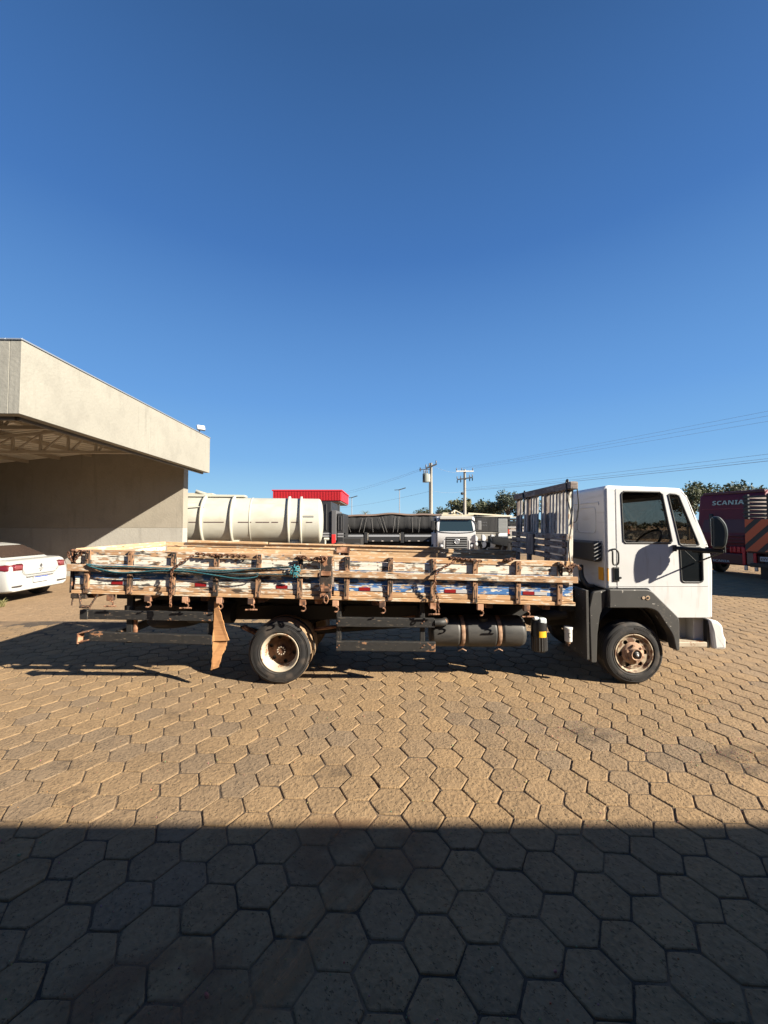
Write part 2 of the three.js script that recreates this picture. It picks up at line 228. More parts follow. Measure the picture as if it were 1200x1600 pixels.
{ // a streak of light painted as colour, dry soil trodden over the blocks and a few dark oil stains
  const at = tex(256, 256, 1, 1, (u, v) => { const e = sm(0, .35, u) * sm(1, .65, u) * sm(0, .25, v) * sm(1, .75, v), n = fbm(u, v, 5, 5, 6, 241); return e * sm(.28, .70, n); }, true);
  const pv = scene.getObjectByName('paving'); pv.updateMatrixWorld(true);
  const stain = (name, label, x, d, w, L, turn, c, op) => pv.attach(obj(name, new THREE.PlaneGeometry(w, L).rotateX(-Math.PI / 2).rotateY(turn).translate(x, .0062, -d), new THREE.MeshStandardMaterial({ color: col(...c), alphaMap: at, transparent: true, opacity: op, depthWrite: false, roughness: .95, side: THREE.DoubleSide }), scene));  // flat overlay, used for soil, oil and the painted streak of light
  stain('painted_light_streak', 'faint diagonal streak of light painted on the shaded paving', -.27, 1.93, .24, 1.3, -.62, [.36, .20, .095], .62);  // warm tint stands for a streak of light crossing the shaded blocks
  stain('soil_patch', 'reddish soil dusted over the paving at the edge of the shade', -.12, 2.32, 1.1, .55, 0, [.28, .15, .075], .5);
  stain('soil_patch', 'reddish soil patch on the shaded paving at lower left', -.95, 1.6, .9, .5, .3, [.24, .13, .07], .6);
  for (const [x, d, w, L] of [[-.42, 3.05, .5, .28], [-2.05, 3.9, .3, .2], [-2.15, 2.75, .34, .2], [-2.5, 3.1, .28, .18], [1.9, 3.55, .5, .3], [3.0, 3.2, .9, .4]]) stain('dark_stain', 'dark oily stain on the sunlit hexagonal paving', x, d, w, L, rr(-.5, .5), [.085, .066, .052], rr(.22, .36));
}

// ---------------------------------------------------------------- buildings
const plasterT = tex(1024, 1024, 4, 4, (u, v) => { const a = fbm(u, v, 4, 4, 6, 301), s = fbm(u, v, 40, 3, 4, 303), b = fbm(u, v, 120, 120, 2, 305), blot = fbm(u, v, 12, 9, 5, 307); let k = .82 + .2 * a + .08 * (b - .5); k *= 1 - .20 * sm(.55, .8, s * .7 + a * .3); k *= 1 - .07 * sm(.55, .75, blot); return [k, k * .985, k * .95]; });
const plasterB = tex(512, 512, 1.2, 1.2, (u, v) => fbm(u, v, 30, 30, 4, 311), true);
const plaster = (c) => new THREE.MeshStandardMaterial({ color: col(...c), map: plasterT, bumpMap: plasterB, bumpScale: .004, roughness: .93, side: THREE.DoubleSide });
M.fascia = plaster([.302, .294, .264]); M.wall = plaster([.335, .308, .262]); M.dado = plaster([.39, .38, .355]); M.sideWall = plaster([.34, .33, .30]);
M.roofSheet = mat([.78, .74, .66], .7); M.steel = mat([.40, .345, .27], .6); M.flash = mat([.35, .38, .42], .4, { metalness: .5 });
{
  const bld = thing('warehouse', 'beige rendered loading bay building with deep overhanging fascia on the left', 'building', [-6.42, 0, -6.7]);
  bld.rotation.y = 1.25 * Math.PI / 180;
  obj('fascia', uvm(span(-6.62, -6.42, 3.855, 5.17, -14.45, -6.7, .008), 'z'), M.fascia, bld);
  obj('end_fascia', uvm(span(-16, -6.625, 3.855, 5.17, -6.9, -6.7, .008), 'x'), M.fascia, bld);
  obj('flashing', [span(-6.68, -6.40, 5.172, 5.20, -14.48, -6.68, .004), span(-16, -6.69, 5.172, 5.20, -6.92, -6.68, .004)], M.flash, bld);
  obj('fascia_edge', [span(-6.70, -6.625, 3.80, 3.90, -14.4, -6.95, .01), span(-16, -6.71, 3.80, 3.90, -6.98, -6.905, .01)], mat([.10, .085, .07], .6), bld);
  obj('back_wall', uvm(span(-14.25, -7.38, 1.78, 5.05, -14.80, -14.45, .01), 'x'), M.wall, bld);
  obj('dado', uvm(span(-14.25, -7.38, -.05, 1.777, -14.80, -14.446, .01), 'x'), M.dado, bld);
  obj('side_wall', uvm(span(-14.45, -14.255, -.05, 4.6, -14.65, -9.5, .01), 'z'), M.sideWall, bld);
  const rh = (x) => 4.6 + (x + 10.5) * .112;
  // sloping sheet roof: each sheet of it a piece with its own ribs
  for (let i = 0; i < 9; i++) {
    const z0 = -6.95 - i * .86, z1 = z0 - .85, g = [];
    for (let r = 0; r < 4; r++) { const a = z0 - r * .2125; g.push(bar([-16, rh(-16) + .02, a - .10], [-6.65, rh(-6.65) + .02, a - .10], .20, .006, .001), bar([-16, rh(-16) + .0, a], [-6.65, rh(-6.65) + .0, a], .03, .02, .002)); }
    obj('roof_sheet', g, M.roofSheet, bld);
  }
  obj('roof_deck', bar([-16, rh(-16) + .06, -10.7], [-6.63, rh(-6.63) + .06, -10.7], 7.9, .03, .002), M.roofSheet, bld);
  for (let i = 0; i < 8; i++) { const x = -15.4 + i * 1.15; obj('purlin', bar([x, rh(x) - .06, -14.4], [x, rh(x) - .06, -7], .06, .12), M.steel, bld); }
  for (const zt of [-11, -8.2]) {
    const t = obj('truss', [bar([-16, 3.98, zt], [-6.75, 3.98, zt], .09, .08), bar([-16, rh(-16) - .16, zt], [-6.75, rh(-6.75) - .16, zt], .09, .08)], M.steel, bld);
    for (let i = 0; i < 11; i++) {
      const x = -15.2 + i * .78; obj('strut', bar([x, 4.02, zt], [x, rh(x) - .20, zt], .06, .06), M.steel, t);
      obj('brace', bar([x + .08, 4.03, zt], [x + .72, rh(x + .7) - .21, zt], .045, .045), M.steel, t);
    }
  }
  const fl = thing('floodlight', 'small floodlight on the roof edge of the beige building', 'lamp', [-6.75, 5.2, -13.9]);
  obj('bracket', [bar([-6.75, 5.2, -13.9], [-6.72, 5.36, -13.88], .05, .03)], M.black, fl);
  const hd = obj('lamp_head', span(-.14, .14, -.10, .10, -.04, .04, .015).rotateX(-.5).rotateY(.7).translate(-6.66, 5.42, -13.86), mat([.25, .26, .28], .5), fl);
  obj('lens', span(-.115, .115, -.08, .08, .041, .048, .003).rotateX(-.5).rotateY(.7).translate(-6.66, 5.42, -13.86), mat([.75, .75, .72], .2), hd);
}
{ // the canopy that shades the viewer
  const c = thing('canopy_building', 'low beige building with a long canopy whose shade falls on the near paving', 'building', [6, 0, 4]);
  obj('canopy_roof', uvm(span(-13, 27, 3.72, 4.0, .685, 7.3, .01), 'x'), M.fascia, c);
  obj('canopy_beam', uvm(span(-13, 27, 3.25, 3.717, .685, .92, .01), 'x'), M.fascia, c);
  obj('wall', uvm(span(-13, 27, -.05, 3.717, 7.3, 7.5, .01), 'x'), M.wall, c);
  obj('side_wall', uvm(span(26.8, 27, -.05, 3.717, 3.2, 7.297, .01), 'z'), M.wall, c);
  for (const x of [-9, -3.2, 8.5, 15, 21]) obj('column', uvm(span(x - .15, x + .15, -.05, 3.717, 2.4, 2.7, .02), 'y'), M.sideWall, c);
  for (const x of [-7, -2.5, 2, 6.5, 11]) { const w = obj('window', [span(x - 1.1, x + 1.1, .9, .95, 7.24, 7.297), span(x - 1.1, x + 1.1, 2.5, 2.55, 7.24, 7.297), span(x - 1.1, x - 1.05, .953, 2.497, 7.24, 7.297), span(x + 1.05, x + 1.1, .953, 2.497, 7.24, 7.297)], M.black, c); obj('pane', span(x - 1.047, x + 1.047, .953, 2.497, 7.27, 7.28, .001), M.glassBlack, w); }
}

// ---------------------------------------------------------------- the flatbed truck (parked side-on)
const truck = thing('flatbed_truck', 'white cab flatbed truck with worn wooden dropside bed, parked across the yard', 'truck', [0.3, 0, -5.37]);
const TZ = -4.6;                                       // door plane
{
  // --- cab shell: a ring of sheet metal from side to side
  const outer = [[2.645, 1.13, .03], [2.645, 2.378, .07], [3.575, 2.342, .07], [3.645, 2.25, .05], [3.885, 1.66, .05], [3.935, 1.45, .06], [3.915, .79, .02], [3.46, .79, .02], [3.13, 1.13, .02]];
  const inner = [[2.71, 1.19], [2.71, 2.31], [3.54, 2.275], [3.585, 2.22], [3.825, 1.64], [3.865, 1.45], [3.85, .85], [3.50, .85], [3.17, 1.19]];
  const shell = [[3.645, 2.25, .01], outer[2], outer[1], outer[0], outer[8], outer[7], outer[6], outer[5], [3.885, 1.66, .01], [3.825, 1.64, .01], ...[5, 6, 7, 8, 0, 1, 2].map((k) => [...inner[k], .05]), [3.585, 2.22, .01]];
  const cab = obj('cab_body', uvm(extr(roundShape(shell, .04), 1.70, .02, 8).translate(0, 0, -6.312), 'x'), M.paint, truck);
  for (const z of [-4.70, -6.31]) obj('windscreen_pillar', uvm(extr(roundShape([[3.650, 2.26], [3.892, 1.655], [3.825, 1.635], [3.58, 2.225]], .01), .085, .02).translate(0, 0, z), 'y'), M.paint, cab);
  const rear = obj('rear_panel', uvm(span(2.655, 2.70, 1.15, 2.33, -6.28, -4.64, .01), 'z'), M.paint, truck);
  for (const [za, zb] of [[-4.80, -5.25], [-5.29, -5.75], [-5.79, -6.15]]) obj('pressing', tube(loopPts([[za, 1.80], [za, 2.12], [zb, 2.12], [zb, 1.80]], .05, 0).map(([z, y]) => [2.645, y, z]), .008, 6, 80, true), M.paint, rear);
  obj('pressing', tube([[2.645, 2.15, -4.72], [2.645, 2.18, -4.80], [2.645, 2.18, -6.1], [2.645, 2.15, -6.2]], .009, 6), M.paint, rear);
  // side panels and door, pressed steel with window openings
  const holeA = [[2.845, 2.298], [3.335, 2.290], [3.448, 1.68], [2.862, 1.68]], holeB = [[3.405, 2.272], [3.530, 2.262], [3.765, 1.655], [3.535, 1.655]], holeC = [[3.533, 1.632], [3.80, 1.632], [3.80, 1.215], [3.545, 1.215]];
  const door = [[2.778, 1.145, .015], [2.778, 2.338, .03], [3.55, 2.305, .04], [3.605, 2.25, .04], [3.845, 1.66, .03], [3.874, 1.45, .04], [3.866, .795, .015], [3.475, .795, .02], [3.14, 1.145, .02]];
  for (const side of [0, 1]) {
    const z0 = side ? -6.31 : TZ, f = side ? 1 : -1;
    const ds = roundShape(door, .02); [[holeA, .05], [holeB, .04], [holeC, .045]].forEach(([h, r]) => ds.holes.push(roundShape(h, r, THREE.Path)));
    const dg = extr(ds, .03, .006, 8).translate(0, 0, side ? z0 : z0 - .03), d = obj('door', uvm(dg, 'x'), M.paint, truck);
    obj('side_pillar', uvm(extr(roundShape([[2.672, 1.15], [2.672, 2.342], [2.770, 2.338], [2.770, 1.15]], .015), .03, .006).translate(0, 0, side ? z0 : z0 - .03), 'y'), M.paint, truck);
    const zg = side ? z0 + .012 : z0 - .014;
    [[holeA, .05], [holeB, .04], [holeC, .045]].forEach(([h, r], k) => {
      obj(['side_window', 'quarter_window', 'lower_window'][k], extr(roundShape(h, r), .005).translate(0, 0, zg), k === 2 ? M.glassBlack : M.glassDark, d);
      obj('window_seal', tube(loopPts(h, r, side ? z0 + .03 : z0 - .002), .011, 8, 120, true), M.seal, d);
    });
    obj('moulding', [span(2.68, 3.862, 1.166, 1.174, z0 - (side ? -.026 : .004), z0 + (side ? .034 : .003), .002)], mat([.42, .41, .40], .5), d);
    if (!side) {
      const hnd = obj('door_handle', [span(2.73, 2.80, 1.395, 1.225, z0 - .002, z0 + .012, .005)], M.seal, d);
      obj('handle_recess', span(2.745, 2.795, 1.38, 1.24, z0 + .0125, z0 + .016, .002), M.glassBlack, hnd);
      obj('lock', new THREE.CylinderGeometry(.013, .013, .012, 14).rotateX(Math.PI / 2).translate(2.815, 1.268, z0 + .004), M.black, d);
      obj('grab_handle', tube([[2.705, 1.60, z0], [2.70, 1.59, z0 + .05], [2.695, 1.57, z0 + .06], [2.695, 1.46, z0 + .06], [2.71, 1.43, z0 + .05], [2.75, 1.43, z0 + .05], [2.762, 1.46, z0 + .06], [2.762, 1.57, z0 + .06], [2.735, 1.61, z0 + .05]], .0105, 8, 60, true), mat([.055, .058, .055], .55), truck);
    }
  }
  obj('windscreen', uvm(extr(roundShape([[-.79, 0], [.79, 0], [.79, .655], [-.79, .655]], .03), .005).rotateY(Math.PI / 2).rotateZ(.385).translate(3.858, 1.645, -5.455), 'z'), M.glassDark, cab);
  obj('interior_trim', [span(2.72, 3.80, 1.225, 1.655, -6.275, -6.255), span(2.715, 2.73, 1.225, 2.28, -6.25, -4.64), span(2.735, 3.52, 2.262, 2.27, -6.25, -4.64), span(3.805, 3.82, 1.225, 1.60, -6.25, -4.64)], mat([.028, .028, .03], .9), cab);
  obj('cab_floor', [span(2.72, 3.84, 1.19, 1.22, -6.27, -4.65)], M.black, cab);
  for (const z of [-4.98, -5.85]) { obj('seat', [span(2.85, 3.25, 1.25, 1.50, z - .24, z + .24, .06), span(2.80, 2.95, 1.45, 2.02, z - .23, z + .23, .06), span(2.82, 2.92, 2.04, 2.2, z - .12, z + .12, .04)], mat([.05, .05, .055], .9), cab); }
  obj('dashboard', span(3.52, 3.80, 1.3, 1.60, -6.25, -4.66, .05), mat([.04, .04, .042], .8), cab);
  obj('steering_wheel', new THREE.TorusGeometry(.2, .014, 8, 32).rotateY(Math.PI / 2).rotateZ(-.7).translate(3.42, 1.68, -5.0), M.black, cab);
  // fender, mudguard and wheel arch
  const fen = roundShape([[2.655, 1.138, .02], [3.145, 1.135, .06], [3.478, .80, .05], [3.472, .42, .02], [3.425, .425, .02], [3.395, .60, .06], [3.215, .885, .08], [3.12, .918, .05], [2.655, .92, .01]], .02);
  const fd = obj('fender', uvm(extr(fen, .12, .012, 8).translate(0, 0, -4.675), 'x'), M.plastic, truck);
  obj('badge', [circle(3.105, 1.04, .026, THREE.Shape), circle(3.055, 1.04, .018, THREE.Shape)].map((q) => extr(q, .006, .001, 12).translate(0, 0, -4.555)), mat([.42, .30, .2], .5), fd);
  obj('badge_mark', extr(circle(3.105, 1.04, .013, THREE.Shape), .004).translate(0, 0, -4.549), M.black, fd);
  obj('arch_liner', tube([[3.42, .5, -4.85], [3.36, .68, -4.85], [3.2, .87, -4.85], [3.0, .925, -4.85], [2.75, .86, -4.85], [2.6, .6, -4.85]], .02, 6).scale(1, 1, 1), M.black, fd);
  const arc = []; for (let i = 0; i <= 16; i++) { const a = Math.PI * (.02 + .9 * i / 16); arc.push([2.97 + .455 * Math.cos(a), .45 + .50 * Math.sin(a)]); }
  { const p = [], ix = []; arc.forEach(([x, y], i) => { p.push(x, y, -4.66, x, y, -5.2); if (i) ix.push(2 * i - 2, 2 * i, 2 * i - 1, 2 * i - 1, 2 * i, 2 * i + 1); }); const g = new THREE.BufferGeometry(); g.setAttribute('position', new THREE.Float32BufferAttribute(p, 3)); g.setIndex(ix); g.computeVertexNormals(); obj('inner_arch', [clean(g), clean(span(2.5, 3.5, .45, 1.12, -5.25, -5.2)), clean(span(2.72, 3.4, 1.0, 1.12, -6.25, -4.7))], M.chassis, truck); }
  const mg = obj('rear_mudguard', uvm(extr(roundShape([[2.485, 1.10, .03], [2.645, 1.125, .02], [2.64, 1.06], [2.615, .93], [2.565, .84, .05], [2.53, .60], [2.515, .27], [2.45, .27], [2.44, .9]], .015), .05, .008).translate(0, 0, -4.645), 'y'), M.plastic, truck);
  obj('mud_plate', span(2.40, 2.435, .30, 1.12, -5.15, -4.60, .008), M.plastic, mg);
  // step well, step and bumper
  const st = obj('step_well', uvm([span(3.455, 3.85, .46, .80, -4.90, -4.84), span(3.83, 3.855, .46, .79, -4.84, -4.62)].length && span(3.455, 3.85, .44, .80, -4.90, -4.80, .01), 'x'), mat([.46, .46, .46], .6), truck);
  obj('well_side', span(3.735, 3.865, .44, .785, -4.80, -4.68, .01), mat([.55, .55, .55], .6), st);
  obj('step_tread', uvm(span(3.478, 3.82, .455, .512, -4.79, -4.585, .008), 'x'), M.cream, st);
  obj('bumper', uvm(extr(roundShape([[3.845, .785, .03], [3.955, .76, .03], [4.005, .705, .03], [4.015, .60, .02], [4.04, .55, .02], [4.035, .43, .03], [3.89, .43, .02], [3.87, .62, .02]], .02), 1.75, .03, 6).translate(0, 0, -6.32), 'z'), M.paint, truck);
  obj('bumper_gap', span(3.835, 3.862, .44, .77, -4.66, -4.60, .006), M.black, truck);
  // mirror on its arm
  const mir = obj('mirror_arm', [bar([3.455, 1.625, -4.585], [3.80, 1.60, -4.30], .04, .045, .012), bar([3.60, 1.60, -4.50], [3.74, 1.595, -4.38], .02, .05), rod([3.46, 1.585, -4.58], [3.46, 1.66, -4.58], .02), rod([3.70, 1.645, -4.41], [3.70, 1.59, -4.41], .016), rod([3.74, 1.46, -4.59], [3.80, 1.59, -4.32], .009), rod([3.80, 1.59, -4.30], [3.80, 1.66, -4.30], .014)], M.black, truck);
  const ms = roundShape([[-.075, -.18, .02], [-.075, .178, .02], [-.01, .182, .04], [.045, .10, .10], [.062, .0, .1], [.045, -.13, .05], [.015, -.18, .03]], .03);
  const mturn = (g) => g.rotateY(-.70).translate(3.775, 1.815, -4.31);
  obj('mirror_housing', mturn(extr(ms, .17, .025, 8).translate(0, 0, -.085)), mat([.028, .036, .036], .42), mir);
  obj('mirror_glass', mturn(span(-.084, -.0755, -.155, .155, -.068, .068, .003)), mat([.5, .52, .52], .15, { metalness: .8 }), mir);
  // reflector, intake box behind the cab
  obj('side_reflector', span(2.655, 2.665, 1.23, 1.385, -4.625, -4.592, .003).translate(.012, 0, 0), mat([.72, .34, .02], .35), truck);
  obj('side_reflector', span(2.632, 2.6445, 1.23, 1.385, -4.74, -4.64, .003), mat([.72, .34, .02], .35), truck);
  const ab = obj('air_intake', span(2.53, 2.643, 1.45, 1.70, -5.5, -4.66, .03), mat([.035, .036, .037], .6), truck);
  for (let i = 0; i < 5; i++) obj('louvre', bar([2.535, 1.47 + i * .045, -4.652], [2.63, 1.52 + i * .045, -4.652], .014, .012), mat([.22, .22, .22], .6), ab);
  obj('hose', tube([[2.50, 1.38, -4.9], [2.46, 1.25, -4.8], [2.5, 1.15, -4.75], [2.58, 1.14, -4.75]], .03, 10), M.black, truck);
}
// --- wheels
function wheelParts(w, r, rear) {
  const prof = [[.222, -.035], [.232, -.012], [.25, -.004], [.275, .001], [.30, -.002], [r - .028, -.012], [r - .012, -.022], [r - .004, -.030]];
  const tyre = obj('tyre', uvm(lathe(prof, 64).rotateX(Math.PI / 2), 'x'), M.rubber, w);
  obj('sidewall_ridge', [new THREE.TorusGeometry(.252, .003, 6, 64).translate(0, 0, -.001), new THREE.TorusGeometry(r - .035, .0028, 6, 64).translate(0, 0, -.006), new THREE.TorusGeometry(r - .05, .0016, 6, 64).translate(0, 0, -.003)], M.rubber, tyre);
  const let_ = []; for (let k = 0; k < 22; k++) { const a = k < 11 ? .5 + k * .062 : 3.6 + (k - 11) * .062; let_.push(span(-.006, .006, -.011, .011, .0, .004, .001).rotateZ(a + Math.PI / 2 + (k % 3 - 1) * .25).translate(Math.cos(a) * .297, Math.sin(a) * .297, -.001)); }
  obj('sidewall_marks', let_, M.rubber, tyre);
  const gp = [[r - .004, -.03]]; for (let k = 0; k < 5; k++) { const z = -.035 - k * .036; gp.push([r, z], [r, z - .024], [r - .009, z - .026], [r - .009, z - .034]); } gp.push([r - .006, -.218], [r - .03, -.235], [.222, -.225]);
  obj('tread', uvm(lathe(gp, 64).rotateX(Math.PI / 2), 'x'), rear ? M.tread : M.rubber, w);
  const dz = rear ? -.16 : -.03;
  const rim = obj('rim', uvm(lathe(rear ? [[.226, -.022], [.232, -.008], [.224, -.002], [.214, -.008], [.208, -.025], [.200, -.035], [.196, -.06], [.186, -.075], [.184, -.168]] : [[.226, -.022], [.232, -.008], [.224, -.002], [.214, -.008], [.206, -.024], [.196, -.036], [.180, -.034]], 56).rotateX(Math.PI / 2), 'x'), rear ? M.cream : M.creamRusty, w);
  const ds = circle(0, 0, rear ? .186 : .185, THREE.Shape), nh = 6; for (let k = 0; k < nh; k++) { const a = (k + .5) / nh * Math.PI * 2 + .2; ds.holes.push(circle(Math.cos(a) * .146, Math.sin(a) * .150, rear ? .024 : .027)); }
  obj('rim_disc', uvm(extr(ds, .012, .002, 14).translate(0, 0, dz - .012), 'x'), rear ? M.rustDark : M.creamRusty, rim);
  obj('brake_drum', new THREE.CylinderGeometry(.17, .17, .1, 32).rotateX(Math.PI / 2).translate(0, 0, dz - .075), M.black, w);
  const hub = obj('hub', uvm(lathe(rear ? [[.115, dz], [.11, dz + .012], [.055, dz + .014], [.05, dz + .06], [.042, dz + .066], [0, dz + .066]] : [[.132, dz], [.126, dz + .014], [.112, dz + .03], [.075, dz + .036], [.068, dz + .075], [.054, dz + .08], [.048, dz + .04], [0, dz + .04]], 32).rotateX(Math.PI / 2), 'x'), rear ? M.rustDark : M.hubRust, w);
  if (!rear) { obj('hub_cap', lathe([[.046, dz + .045], [.042, dz + .07], [.02, dz + .082], [0, dz + .084]], 24).rotateX(Math.PI / 2), M.black, hub); obj('hub_nut', new THREE.SphereGeometry(.016, 12, 8).translate(0, 0, dz + .084), mat([.6, .58, .55], .4), hub); }
  const nn = rear ? 10 : 6; for (let k = 0; k < nn; k++) { const a = k / nn * Math.PI * 2 + .3, q = rear ? .0455 : .098; obj('wheel_nut', new THREE.CylinderGeometry(rear ? .0075 : .014, rear ? .0075 : .016, rear ? .02 : .03, 6).rotateX(Math.PI / 2).translate(Math.cos(a) * q, Math.sin(a) * q, dz + (rear ? .072 : .042)), rear ? mat([.45, .38, .30], .5) : M.hubRust, hub); }
}
{
  const fw = sub('front_wheel', truck, [2.98, .364, -4.625]); wheelParts(fw, .364, false); fw.rotation.z = .4;
  const rw = sub('rear_wheel', truck, [-1.245, .375, -4.62]); wheelParts(rw, .375, true); rw.rotation.z = .05;
  for (const [src, pos, flip] of [[rw, [-1.245, .372, -4.885], 0], [fw, [2.98, .364, -6.30], 1], [rw, [-1.245, .375, -6.33], 1], [rw, [-1.245, .375, -6.06], 1]]) { const c = src.clone(); c.position.set(pos[0] - .3, pos[1], pos[2] + 5.37); if (flip) c.rotation.y = Math.PI; truck.add(c); }
}
// --- chassis, axles, tanks and guards
{
  const cz = -5.37;
  const ch = obj('chassis', [span(-3.35, 3.7, .68, .86, -5.06, -4.99), span(-3.35, 3.7, .68, .86, -5.75, -5.68), ...[-3.3, -2.2, -1.7, -.7, .6, 1.9, 2.3].map((x) => span(x - .04, x + .04, .70, .84, -5.68, -5.06))], M.chassis, truck);
  obj('rear_axle', [rod([-1.245, .375, -6.3], [-1.245, .375, -4.8], .06), new THREE.SphereGeometry(.17, 20, 14).scale(1, 1, .8).translate(-1.245, .39, cz)], M.chassis, truck);
  obj('front_axle', [bar([2.98, .34, -6.3], [2.98, .34, -4.8], .07, .09)], M.chassis, truck);
  obj('drive_shaft', [rod([-1.1, .42, cz], [2.2, .66, cz], .045)], M.chassis, truck);
  for (const [x, L] of [[-1.245, .62], [2.98, .55]]) for (const z of [-5.04, -5.7]) obj('leaf_spring', [0, 1, 2, 3].map((k) => tube([[x - L + k * .13, .52 - k * .016 + .05, z], [x, .46 - k * .022, z], [x + L - k * .13, .52 - k * .016 + .05, z]], .016, 6)), M.chassis, truck);
  obj('engine_gearbox', [span(1.9, 2.9, .55, 1.05, -5.62, -5.15, .05), span(2.2, 2.42, .8, 1.1, -5.1, -4.85, .04), rod([1.95, .72, -4.95], [2.3, .78, -4.9], .06)], M.chassis, truck);
  const sw = obj('spare_wheel', lathe([[.20, -.1], [.33, -.11], [.37, -.07], [.375, 0], [.37, .07], [.33, .11], [.20, .1]], 40).translate(-2.85, .66, cz), M.rubber, truck); obj('spare_rim', new THREE.CylinderGeometry(.2, .2, .12, 30).translate(-2.85, .66, cz), M.chassis, sw);
  obj('air_reservoir', rod([-2.45, .78, -4.9], [-1.9, .78, -4.9], .12, .12, 20), M.chassis, truck);
  obj('air_reservoir', rod([.0, .75, -5.9], [1.2, .75, -5.9], .16, .16, 20), M.chassis, truck);
  obj('brake_rod', [rod([-.9, .55, -5.0], [.4, .72, -5.0], .02), rod([-1.8, .6, -4.95], [-1.4, .42, -4.9], .03)], M.rust, truck);
  // rear side guard
  const rg = sub('rear_side_guard', truck, [0, 0, 0]); ORG.set(rg, [0, 0, 0]);
  const g1 = (p, a, b, h, m = M.guard) => obj(p, uvm(bar(a, b, .05, h, .008), 'x'), m, rg);
  g1('guard_rail', [-3.50, .862, -4.50], [-1.985, .834, -4.50], .105); g1('guard_rail', [-3.41, .612, -4.50], [-1.985, .567, -4.50], .105);
  obj('rail_end', [uvm(span(-3.515, -3.42, .805, .918, -4.535, -4.465, .01), 'y')], M.guard, rg);
  obj('rail_end', [uvm(bar([-3.52, .60, -4.505], [-3.40, .63, -4.505], .10, .012).translate(0, .045, 0), 'y'), uvm(bar([-3.52, .545, -4.505], [-3.40, .575, -4.505], .10, .012), 'y'), uvm(span(-3.53, -3.513, .53, .65, -4.55, -4.455, .004), 'y')], M.rust, rg);
  for (const [x, t] of [[-2.98, 1], [-2.03, 1]]) obj('guard_post', [uvm(span(x - .035, x + .035, .52, 1.08, -4.585, -4.53, .006), 'y'), span(x - .03, x + .03, .92, .98, -5.0, -4.585, .006)], M.guard, rg);
  obj('guard_post', uvm(span(-2.93, -2.90, .60, .80, -4.57, -4.53, .005), 'y'), M.rust, rg);
  obj('rear_underrun_bar', [span(-3.30, -3.24, .50, .60, -6.2, -4.75, .01), span(-3.29, -3.25, .6, .75, -5.06, -5.0), span(-3.29, -3.25, .6, .75, -5.74, -5.68)], M.guard, rg);
  // middle side guard
  const mg = sub('middle_side_guard', truck); ORG.set(mg, [0, 0, 0]);
  for (const [y, h, x0, x1] of [[.775, .108, -.545, .585], [.502, .112, -.555, .595]]) obj('guard_rail', uvm(bar([x0, y, -4.50], [x1, y - .012, -4.50], .05, h, .008), 'x'), M.guard, mg);
  obj('rail_bend', uvm(tube([[.585, .765, -4.50], [.66, .765, -4.505], [.705, .765, -4.54], [.72, .765, -4.62]], .045, 10).scale(1, 1, 1), 'x'), M.guard, mg);
  for (const x of [-.53, .45]) { obj('guard_post', [uvm(span(x - .028, x + .028, .46, 1.02, -4.578, -4.53, .006), 'y'), span(x - .03, x + .03, .80, .86, -5.0, -4.58, .006)], M.guard, mg); for (const y of [.775, .50]) for (const dx of [-.012, .012]) obj('bolt', new THREE.CylinderGeometry(.008, .008, .01, 6).rotateX(Math.PI / 2).translate(x + dx, y + dx, -4.472), M.rust, mg); }
  // fuel tank
  const L = [[0, 0], [.10, .0], [.165, .015], [.185, .05], [.188, .33], [.184, .35], [.168, .362], [.168, .428], [.184, .44], [.190, .46], [.192, .775], [.186, .795], [.169, .803], [.169, .868], [.184, .878], [.188, .90], [.186, 1.10], [.165, 1.15], [.10, 1.168], [0, 1.168]];
  const ft = obj('fuel_tank', uvm(lathe(L, 40).rotateZ(-Math.PI / 2).translate(.555, .592, -4.80), 'x'), M.tank, truck);
  for (const x of [.95, 1.39]) { obj('tank_strap', [uvm(lathe([[.170, -.022], [.184, -.022], [.184, .022], [.170, .022]], 40).rotateZ(Math.PI / 2).translate(x, .592, -4.80), 'x'), bar([x - .05, .37, -4.72], [x, .40, -4.70], .02, .012), bar([x + .05, .37, -4.72], [x, .40, -4.70], .02, .012)], M.hubRust, ft); }
  obj('filler_cap', [new THREE.CylinderGeometry(.055, .06, .06, 20).rotateX(.6).translate(1.20, .775, -4.70)], M.black, ft);
  // canister with a yellow label, small white filter
  const cn = obj('air_canister', lathe([[0, 0], [.085, 0], [.092, .02], [.092, .17], [.098, .18], [.098, .20], [.092, .21], [.092, .35], [.075, .39], [.03, .41], [0, .41]], 28).translate(1.885, .375, -4.72), mat([.02, .02, .021], .3), truck);
  for (let k = 0; k < 9; k++) { const a = -1.3 + k * .33; obj('canister_rib', bar([1.885 + Math.sin(a) * .093, .385, -4.72 + Math.cos(a) * .093], [1.885 + Math.sin(a) * .093, .545, -4.72 + Math.cos(a) * .093], .008, .01), mat([.09, .09, .09], .35), cn); }
  obj('canister_label', lathe([[.0995, .005], [.0995, .075]], 12, 0).scale(1, 1, 1) && new THREE.CylinderGeometry(.0995, .0995, .072, 12, 1, true, -.35, .95).translate(1.885, .59, -4.72), mat([.75, .42, .01], .6), cn);
  obj('canister_cap', [span(1.86, 1.95, .71, .78, -4.70, -4.63, .02).rotateZ(.0), span(1.80, 1.87, .745, .79, -4.72, -4.65, .02)], mat([.55, .62, .66], .5), cn);
  const fl = obj('filter', lathe([[0, 0], [.03, 0], [.044, .01], [.045, .15], [.05, .155], [.05, .18], [0, .18]], 22).translate(2.235, .485, -4.70), mat([.62, .61, .58], .5), truck);
  obj('filter_drain', lathe([[0, -.05], [.008, -.05], [.01, -.02], [.025, -.018], [.025, 0], [0, 0]], 14).translate(2.235, .483, -4.70), M.hubRust, fl);
